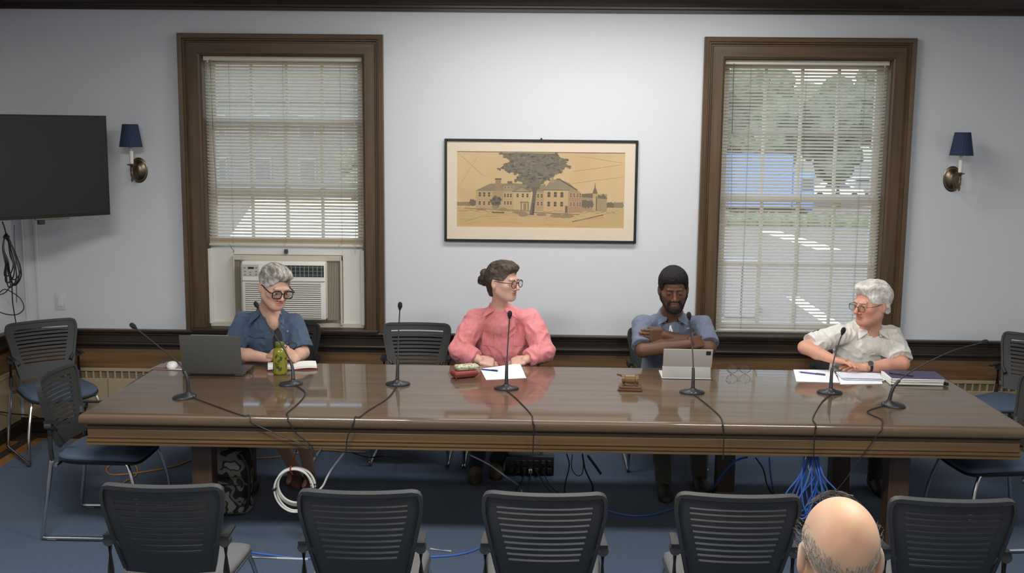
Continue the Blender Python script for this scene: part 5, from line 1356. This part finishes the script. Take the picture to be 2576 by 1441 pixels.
# ================================================================== THE FIVE PEOPLE
def A(*a): return V3(*a)
DENIM = cloth('jeans', (44, 50, 62)); KHAKI = cloth('khaki', (92, 86, 74)); DARKP = cloth('dark_trousers', (34, 33, 36)); SHORTS = cloth('shorts', (52, 54, 60))
# ---- 1: navy shirt, grey hair, looking down to the right
NAVYC = cloth('navy_shirt', (66, 84, 108))
sk1 = (206, 164, 142)
J1 = dict(head=A(-1.592, 6.60, 1.222), neck=A(-1.668, 6.745, 1.055), sr=A(-1.850, 6.82, .972), sl=A(-1.515, 6.78, .965), er=A(-1.885, 6.65, .80), el=A(-1.452, 6.70, .795),
          wr=A(-1.625, 6.535, .792), wl=A(-1.462, 6.535, .80), pelvis=A(-1.71, 7.03, .535), hr=A(-1.79, 7.0, .52), hl=A(-1.62, 7.0, .52), kr=A(-1.72, 6.66, .50), kl=A(-1.50, 6.66, .50), ar=A(-1.50, 6.60, .09), al=A(-1.385, 6.52, .09))
t, Mh, sc, hc, off, J, W_, r, surf = person(dict(base=(-1.70, 7.03, 0), label='person in a navy short-sleeved shirt and black glasses looking down, hands clasped on the table', skin=sk1, lip=(186, 116, 106), J=J1, rot=(38, 17, -5), hs=1.10,
    hands=[dict(wrist=J1['wr'], d=(1, -.2, .18), n=(0, .6, .8), thumb=1, curl=(35, 45, 30)), dict(wrist=J1['wl'], d=(-.35, -.75, .45), n=(-.8, .2, -.4), thumb=-1, curl=(45, 55, 35))],
    dabs=[(.0, .1, -.03, .022, (206, 138, 124), .5), (.042, .06, -.025, .028, (212, 142, 126), .4), (-.042, .06, -.025, .028, (212, 142, 126), .4), (0, 0, -.09, .04, (196, 150, 130), .3)],
    cloth=NAVYC, sleeve='short', sleeve_len=.80, sleeve_r=1.10, girth=1.03, neckr=.055, pants=SHORTS, leg_len=.28, shoe=mat('sandal_pink', (122, 72, 68), .6), seed=1, wr_amp=.008, jaw=1.08, down=18, iris=(70, 80, 90), brow=(150, 140, 132),
    body_ops=[lambda S: S.ell(A(-1.628, 6.705, 1.0), A(.042, .062, .075), None, .03)], shirt_ops=[lambda S: S.ell(A(-1.672, 6.785, .895), A(.15, .122, .17), None, .03)],
    vneck=[(A(-1.655, 6.645, 1.075), A(-1.614, 6.632, .962), .060, .028), (A(-1.614, 6.632, .96), A(-1.592, 6.630, .78), .026, .026)], foot=dict(l=15, r=20), finex=True))
H = lambda f: f
h1 = [lambda S: S.ell(W_(0, -.022, .040), r(.083, .102, .092), Mh, .01), lambda S: S.ell(W_(0, .035, .100), r(.062, .055, .028), Mh, .03), lambda S: S.ell(W_(.02, .066, .088), r(.040, .020, .018), Mh, .02),
      lambda S: S.ell(W_(0, .112, -.012), r(.084, .078, .086), Mh, .010, 'sub'), lambda S: S.box(W_(0, .03, -.10), r(.15, .085, .10), Mh, .01, .015, 'sub'), lambda S: S.box(W_(0, -.05, -.16), r(.15, .15, .09), Mh, .01, .015, 'sub')]
hair(t, hc, Mh, sc, off, h1, (112, 108, 102), (196, 190, 182), 2.0, amp=.0045, fr=55, st=(1.2, .35, .5))
worn_glasses(t, W_, Mh, sc, off, mat('black_acetate', (20, 20, 22), .3), .0034, .0265, .0215, True)
collar(t, J1['neck'], off, NAVYC, .066, .03, .075, .07, open_=.75, h=.045)
# pocket flap, buttons, undershirt
o_ = lambda *p: Vector((A(*p)-off).tolist())
MB().solid(lambda u, v: surf(-1.80+.12*u, .925-.035*v*(1-.25*abs(2*u-1)), .004), 10, 4, .004).build('pocket_flap', NAVYC, t)
for i in range(2): q, n_ = surf(-1.545-.004*i, .93-.075*i, .003); MB().cyl(q, q+n_*.004, .0055, n=12).build('button', mat('button_navy', (150, 158, 170), .4), t)
S = SDF(); S.ell(A(-1.606, 6.71, .86), A(.034, .062, .12), None, .02)
V, Q = S.mesh(tuple(axis((a_, b_, .006)) for a_, b_ in ((-1.76, -1.52), (6.58, 6.92), (.72, 1.08)))); add_mesh('undershirt', V, Q, cloth('black_tee', (30, 30, 34)), t, None, None, off)
# spectacles held in the clasped hands
p = at(725, 868, 6.47); g = thing('eyeglasses', p, 'spare wire eyeglasses held in the clasped hands behind the green bottle', 'eyeglasses', None, R(150)); spectacles(g, th=.0016, r=.022, z0=.0)
g.rotation_euler = (R(25), 0, R(165))

# ---- 2: pink shirt, hair in a bun, turned to the right
PINK = cloth('pink_shirt', (220, 134, 137))
sk2 = (214, 172, 152)
J2 = dict(head=A(-.200, 6.685, 1.262), neck=A(-.225, 6.80, 1.085), sr=A(-.380, 6.83, 1.008), sl=A(-.032, 6.83, 1.012), er=A(-.472, 6.755, .812), el=A(.052, 6.755, .818), wr=A(-.345, 6.685, .768), wl=A(-.06, 6.685, .772),
          pelvis=A(-.20, 7.05, .535), hr=A(-.28, 7.02, .52), hl=A(-.12, 7.02, .52), kr=A(-.31, 6.70, .50), kl=A(-.09, 6.70, .50), ar=A(-.365, 6.74, .09), al=A(-.235, 6.84, .09))
t, Mh, sc, hc, off, J, W_, r, surf = person(dict(base=(-.20, 7.05, 0), label='person in a pink long-sleeved shirt with hair in a bun, looking to the right', skin=sk2, lip=(190, 112, 108), J=J2, rot=(56, 2, 0), hs=1.02,
    hands=[dict(wrist=J2['wr'], d=(1, .1, -.28), n=(0, .5, -.8), thumb=1, curl=(25, 30, 20)), dict(wrist=J2['wl'], d=(-1, .1, -.28), n=(0, .5, -.8), thumb=-1, curl=(25, 30, 20))],
    dabs=[(0, .105, -.032, .018, (214, 146, 132), .5), (.042, .06, -.025, .026, (218, 150, 134), .4), (-.042, .06, -.025, .026, (218, 150, 134), .4)],
    cloth=PINK, sleeve='long', girth=1.0, sleeve_r=1.12, neckr=.047, pants=DENIM, shoe=mat('boot_brown', (72, 60, 44), .6), seed=5, wr_amp=.009, wr_fr=12, jaw=.92, nose=1.03, iris=(80, 88, 80), brow=(128, 104, 88),
    vneck=[(A(-.225, 6.72, 1.11), A(-.205, 6.655, .985), .042, .012)], finex=True))
h2 = [lambda S: S.ell(W_(0, -.022, .036), r(.081, .102, .092), Mh, .01), lambda S: S.ell(W_(0, .030, .090), r(.064, .058, .036), Mh, .03), lambda S: S.ell(W_(.01, .068, .088), r(.045, .022, .020), Mh, .015),
      lambda S: S.cone(W_(0, -.09, -.0), W_(0, -.075, -.075), .045*sc, .03*sc, .03),
      lambda S: S.ell(W_(0, .112, -.008), r(.098, .082, .082), Mh, .010, 'sub'), lambda S: S.box(W_(0, .055, -.09), r(.15, .072, .10), Mh, .01, .012, 'sub'), lambda S: S.box(W_(0, -.05, -.20), r(.15, .15, .09), Mh, .01, .015, 'sub'),
      lambda S: S.ell(W_(0, -.136, .010), r(.038, .034, .054), Mh, .006), lambda S: S.ell(W_(.012, -.160, .03), r(.022, .02, .028), Mh, .005), lambda S: S.ell(W_(-.012, -.162, -.010), r(.022, .02, .028), Mh, .006)]
def gk(L): return np.clip((L[:, 1]+.10)/.15, 0, 1)*np.clip((.07-np.abs(L[:, 2]-.03))/.06, 0, 1)*.28
gk.col = (150, 136, 120)
hair(t, hc, Mh, sc, off, h2, (42, 33, 28), (80, 64, 52), 4.0, amp=.005, fr=60, st=(1, .6, .6), dark=gk)
worn_glasses(t, W_, Mh, sc, off, mat('tortoise_frame', (60, 34, 26), .3), .0022, .0225, .0225, False)
collar(t, J2['neck'], off, PINK, .056, .018, .06, .075, open_=.62, h=.04)
BTN = mat('button_pink', (214, 150, 152), .4)
MB().solid(lambda u, v: surf(-.214+.032*u+.010*v, .975-.21*v, .002), 3, 14, .003).build('placket', PINK, t)
for i in range(5): q, n_ = surf(-.198+.002*i, .955-.045*i, .004); MB().cyl(q, q+n_*.003, .0052, n=12).build('button', BTN, t)
for s_ in (-1, 1): MB().solid(lambda u, v: surf(-.198+s_*(.06+.075*u), .925-.085*v, .0025), 4, 4, .002).build('pocket', PINK, t)
for s_ in (-1, 1):
    MB().sphere(o_(*(W_(s_*.083, -.004, -.042))), .004, 8, 6).build('earring', mat('gold', (190, 150, 80), .25, 1), t)

# ---- 3: slate polo, arms crossed
POLO = cloth('slate_polo', (98, 106, 126))
sk3 = (96, 66, 48)
J3 = dict(head=A(.848, 6.72, 1.222), neck=A(.855, 6.845, 1.045), sr=A(.672, 6.87, .975), sl=A(1.058, 6.87, .98), er=A(.668, 6.69, .842), el=A(1.078, 6.71, .858), wr=A(.945, 6.645, .897), wl=A(.800, 6.705, .940),
          pelvis=A(.86, 7.05, .535), hr=A(.77, 7.02, .52), hl=A(.95, 7.02, .52), kr=A(.76, 6.63, .50), kl=A(1.0, 6.66, .50), ar=A(.79, 6.46, .09), al=A(1.03, 6.60, .09))
t, Mh, sc, hc, off, J, W_, r, surf = person(dict(base=(.86, 7.05, 0), label='man in a slate grey polo shirt sitting with his arms crossed, looking down', skin=sk3, lip=(120, 78, 66), J=J3, rot=(-2, 9, 2), hs=1.10, lid=.8,
    hands=[dict(wrist=J3['wr'], d=(.85, .45, .1), n=(.2, .8, -.3), thumb=1, curl=(20, 25, 20)), dict(wrist=J3['wl'], d=(-1, -.22, .0), n=(-.2, 1, 0), thumb=-1, curl=(14, 34, 26), spread=-.25, sc=1.05, tuck=True, tip=(140, 104, 84))],
    dabs=[(0, .105, -.03, .02, (122, 84, 60), .5), (0, .08, .055, .035, (112, 76, 54), .4), (.042, .06, -.02, .022, (112, 76, 54), .4), (-.042, .06, -.02, .022, (112, 76, 54), .4), (0, .08, -.048, .012, (42, 30, 24), .8), (.022, .075, -.05, .012, (48, 34, 28), .7), (-.022, .075, -.05, .012, (48, 34, 28), .7)],
    cloth=POLO, sleeve='short', sleeve_len=.80, sleeve_r=1.06, girth=1.03, neckr=.058, arm=1.05, pants=KHAKI, shoe=mat('boot_dark', (44, 38, 34), .6), seed=9, wr_amp=.006, jaw=1.13, stub=(50, 36, 29), brow=(34, 25, 22), down=30, iris=(40, 28, 22), nose=1.0,
    vneck=[(A(.852, 6.78, 1.07), A(.85, 6.745, 1.01), .036, .008)], finex=True))
h3 = [lambda S: S.ell(W_(0, -.020, .040), r(.084, .104, .092), Mh, .01), lambda S: S.ell(W_(0, .02, .075), r(.074, .068, .052), Mh, .02), lambda S: S.box(W_(0, .118, -.035), r(.062, .085, .093), Mh, .03, .006, 'sub'), lambda S: S.ell(W_(0, .125, -.02), r(.082, .062, .080), Mh, .006, 'sub'),
      lambda S: S.box(W_(0, .04, -.11), r(.15, .075, .10), Mh, .01, .01, 'sub'), lambda S: S.box(W_(0, -.05, -.15), r(.15, .15, .09), Mh, .01, .015, 'sub')]
hair(t, hc, Mh, sc, off, h3, (13, 11, 11), (26, 22, 20), 6.0, amp=.003, fr=120, st=(1, 1, 1), mt=mat_vc('hair_tight', .8, .8, 400))
bd = [lambda S: S.cone(W_(-.060, .005, -.035), W_(-.026, .055, -.092), .020*sc, .024*sc, .02), lambda S: S.cone(W_(.060, .005, -.035), W_(.026, .055, -.092), .020*sc, .024*sc, .02), lambda S: S.ell(W_(0, .066, -.100), r(.034, .027, .024), Mh, .015), lambda S: S.cone(W_(-.024, .0785, -.049), W_(.024, .0785, -.049), .0072*sc, None, .006), lambda S: S.cone(W_(-.028, .074, -.052), W_(-.03, .066, -.085), .010*sc, .014*sc, .01), lambda S: S.cone(W_(.028, .074, -.052), W_(.03, .066, -.085), .010*sc, .014*sc, .01),
      lambda S: S.box(W_(0, .10, -.0635), r(.022, .03, .0105), Mh, .006, .004, 'sub')]
hair(t, hc, Mh, sc, off, bd, (18, 14, 13), (36, 27, 22), 7.0, name='beard', amp=.002, fr=130, st=(1, 1, 1), mt=MATS['hair_tight'])
collar(t, J3['neck'], off, POLO, .067, .026, .05, .06, open_=.5, h=.04)
MB().solid(lambda u, v: surf(.836+.032*u, 1.0-.10*v, .002), 3, 8, .003).build('placket', POLO, t)
for i in range(2): q, n_ = surf(.852, .985-.04*i, .004); MB().cyl(q, q+n_*.003, .005, n=12).build('button', mat('button_grey', (130, 136, 150), .4), t)
LAN = mat('lanyard_white', (214, 218, 216), .6)
MB().solid(lambda u, v: surf(.838-.014*v+.007*u, .985-.085*v, .007), 1, 6, .002).build('lanyard', LAN, t); MB().solid(lambda u, v: surf(.838+.022*v+.007*u, .985-.085*v, .008), 1, 6, .002).build('lanyard', LAN, t)
for k, (dx_, w) in enumerate(((0, .007), (.010, .007), (.020, .006))):
    q, n_ = surf(.952+dx_, .962, .002); MB().box(q, (w, .003, .007), None, .001, 1).build('chest_logo', mat('logo_thread', (180, 186, 196), .7), t)

# ---- 4: white shirt, white hair, turned to the left
WHS = cloth('white_shirt', (222, 219, 211))
sk4 = (206, 152, 128)
J4 = dict(head=A(2.052, 6.69, 1.150), neck=A(2.085, 6.785, .985), sr=A(1.890, 6.77, .945), sl=A(2.225, 6.80, .938), er=A(1.662, 6.69, .875), el=A(2.236, 6.60, .797), wr=A(1.795, 6.545, .835), wl=A(1.995, 6.54, .788),
          pelvis=A(2.07, 7.02, .535), hr=A(1.98, 7.0, .52), hl=A(2.16, 7.0, .52), kr=A(1.90, 6.64, .50), kl=A(2.14, 6.66, .50), ar=A(1.88, 6.56, .09), al=A(2.12, 6.62, .09))
t, Mh, sc, hc, off, J, W_, r, surf = person(dict(base=(2.07, 7.02, 0), label='white-haired man in a white short-sleeved shirt looking to the left, hands folded on the table', skin=sk4, lip=(172, 104, 92), J=J4, rot=(-62, 4, 0), hs=1.12,
    hands=[dict(wrist=J4['wr'], d=(.80, -.55, -.05), n=(.05, -.15, -1), thumb=1, curl=(8, 14, 10), spread=.55), dict(wrist=J4['wl'], d=(-1, -.22, .10), n=(0, .25, -1), thumb=-1, curl=(8, 16, 12), spread=.4)],
    dabs=[(0, .105, -.03, .02, (208, 128, 112), .6), (.042, .06, -.025, .03, (214, 130, 112), .5), (-.042, .06, -.025, .03, (214, 130, 112), .5), (0, .08, .05, .04, (212, 150, 128), .3)],
    cloth=WHS, sleeve='short', sleeve_len=.78, sleeve_r=1.14, girth=1.05, neckr=.056, pants=DARKP, shoe=mat('shoe_black', (28, 27, 27), .5), seed=13, wr_amp=.008, wr_fr=13, jaw=1.05, nose=1.07, iris=(84, 96, 110), brow=(196, 186, 176),
    vneck=[(A(2.07, 6.70, 1.02), A(2.055, 6.67, .955), .045, .02)], finex=True))
h4 = [lambda S: S.ell(W_(0, -.026, .042), r(.086, .110, .094), Mh, .01), lambda S: S.ell(W_(0, .030, .098), r(.064, .060, .030), Mh, .03), lambda S: S.ell(W_(-.01, .058, .090), r(.045, .018, .014), Mh, .015), lambda S: S.cone(W_(-.068, -.045, .0), W_(-.06, -.06, -.035), .02*sc, .018*sc, .02), lambda S: S.cone(W_(.068, -.045, .0), W_(.06, -.06, -.035), .02*sc, .018*sc, .02),
      lambda S: S.ell(W_(0, .112, -.008), r(.090, .080, .088), Mh, .010, 'sub'), lambda S: S.box(W_(0, .05, -.10), r(.15, .068, .11), Mh, .01, .012, 'sub'), lambda S: S.box(W_(0, -.05, -.17), r(.15, .15, .09), Mh, .01, .015, 'sub'),
      lambda S: S.ell(W_(.085, -.006, -.012), r(.02, .02, .03), Mh, .006, 'sub'), lambda S: S.ell(W_(-.085, -.006, -.012), r(.02, .02, .03), Mh, .006, 'sub')]
hair(t, hc, Mh, sc, off, h4, (190, 184, 174), (236, 232, 224), 8.0, amp=.0045, fr=50, st=(1.2, .4, .5))
worn_glasses(t, W_, Mh, sc, off, mat('steel_frame', (66, 50, 44), .3, .5), .0015, .024, .0165, True, -.004)
collar(t, J4['neck'], off, WHS, .064, .02, .055, .06, open_=.55, h=.042)
MB().solid(lambda u, v: surf(2.050-.014*v+.032*u, .945-.17*v, .002), 3, 12, .003).build('placket', WHS, t)
for i in range(3): q, n_ = surf(2.066-.012*i*.3, .925-.055*i, .004); MB().cyl(q, q+n_*.003, .0055, n=12).build('button', mat('button_white', (226, 224, 218), .3), t)
MB().solid(lambda u, v: surf(2.10+.08*u, .915-.09*v, .0025), 4, 4, .002).build('pocket', WHS, t)
d_ = Vector((J4['el']-J4['wl']).tolist()).normalized(); cw = Vector((J4['wl']-off).tolist())+d_*.025; x_, y_, _ = frame_of(d_)
wt = MB(); wt.rings([[cw+d_*zz+x_*math.cos(a)*.0315+y_*math.sin(a)*.0315 for a in np.linspace(0, 6.283, 25)[:-1]] for zz in (-.009, .009)], True, False)
wo_ = wt.build('watch', mat('watch_strap', (34, 30, 28), .5), t); MB().cyl(cw+Vector((0, -.022, .024)), cw+Vector((0, -.029, .031)), .016, n=20).build('watch_dial', mat('watch_steel', (150, 150, 146), .25, .9), wo_)

# ---- 5: bald head in the foreground, seen from behind
sk5 = (198, 154, 122)
J5 = dict(head=A(.682, 2.36, 1.262), neck=A(.685, 2.27, 1.09), sr=A(.88, 2.23, 1.03), sl=A(.49, 2.23, 1.03), er=A(.94, 2.30, .78), el=A(.43, 2.30, .78), wr=A(.84, 2.50, .70), wl=A(.53, 2.50, .70), pelvis=A(.685, 2.13, .53), hr=A(.77, 2.16, .52), hl=A(.60, 2.16, .52), kr=A(.82, 2.58, .50), kl=A(.55, 2.58, .50), ar=A(.82, 2.58, .09), al=A(.55, 2.58, .09))
t, Mh, sc, hc, off, J, W_, r, surf = person(dict(base=(.685, 2.13, 0), label='bald man in the foreground seen from behind, only his head in view', skin=sk5, lip=(186, 116, 106), J=J5, rot=(180, 9, 1), hs=1.10, away=True,
    hands=[dict(wrist=J5['wr'], d=(-.3, 1, -.1), n=(0, 0, -1), thumb=1, curl=(20, 25, 15)), dict(wrist=J5['wl'], d=(.3, 1, -.1), n=(0, 0, -1), thumb=-1, curl=(20, 25, 15))],
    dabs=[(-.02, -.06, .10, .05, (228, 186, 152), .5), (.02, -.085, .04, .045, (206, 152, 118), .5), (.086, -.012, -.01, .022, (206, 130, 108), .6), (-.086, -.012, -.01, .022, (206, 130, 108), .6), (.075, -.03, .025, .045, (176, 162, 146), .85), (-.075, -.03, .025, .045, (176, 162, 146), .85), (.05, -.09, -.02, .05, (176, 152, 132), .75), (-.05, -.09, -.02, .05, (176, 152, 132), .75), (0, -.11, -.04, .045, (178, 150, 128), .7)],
    cloth=cloth('grey_shirt', (72, 76, 88)), sleeve='long', girth=1.05, neckr=.058, pants=DARKP, shoe=mat('shoe_black', (28, 27, 27), .5), seed=21, wr_amp=.004))
# grey fringe: short strands lying on the sides and back of the head
rg = random.Random(17); m_ = MB()
for k in range(2600):
    a = rg.uniform(-2.0, 2.0); sd = abs(math.sin(a)) if abs(a) < 1.57 else 1
    zt = -.02+.055*sd**2; z0 = rg.uniform(-.055, zt) if rg.random() < .9 else zt+rg.uniform(0, .02); p = []; da = rg.uniform(-.05, .05); L_ = rg.uniform(.012, .022)
    if abs(a) > 1.25 and z0 < .03: continue
    for q in range(4):
        zz = z0-L_*q/3; aa = a+da*q; kk = math.sqrt(max(.05, 1-((zz-.03)/.088)**2)); lift = 1.004+.008*math.sin(q/3*3.0)
        p.append(Vector((W_(math.sin(aa)*.074*kk*lift, -.018-math.cos(aa)*.094*kk*lift, zz)-off).tolist()))
    m_.tube(p, .00048, 4, False, rg.choice([(176, 166, 150), (150, 138, 122), (200, 190, 176), (164, 148, 130)]))
m_.build('hair', mat_vc('fringe_hair', .6), t)['kind'] = 'stuff'
# thin strands combed over the front of the crown, and wisps at the temples
rg = random.Random(31); m_ = MB(); HB = lambda x, y, z: Vector((W_(x, y, z)-off).tolist())
for k in range(110):
    a = rg.uniform(-1.3, .45); y0 = rg.uniform(.02, .07)
    x0 = math.sin(a)*.075; p = []
    for q in range(6):
        u = q/5; x = x0+(rg.uniform(-.004, .004)-.028*u*(1 if rg.random() < .85 else -1)); zz = .03+.088*math.sqrt(max(.02, 1-(x/.0775)**2-((y0+.018)/.125)**2))+.006+.006*math.sin(u*3); p.append(HB(x, y0+.012*u, zz))
    m_.tube(spline(p, 2), .0005, 4)
for s_ in (-1, 1):
    for k in range(45):
        z0 = rg.uniform(-.02, .07); y0 = rg.uniform(-.05, .02); x0 = s_*.074*math.sqrt(max(.05, 1-((z0-.03)/.09)**2)); p = [HB(x0, y0, z0), HB(x0+s_*.006, y0+.01, z0+.006), HB(x0+s_*rg.uniform(.006, .013), y0+.022, z0+rg.uniform(-.006, .012))]
        m_.tube(spline(p, 3), .00045, 4)
m_.build('loose_strands', mat('strand_grey', (70, 66, 62), .5), t)['kind'] = 'stuff'
chair(chG, .685, 2.20, 0, 'charcoal chair under the bald man in the foreground', gf)
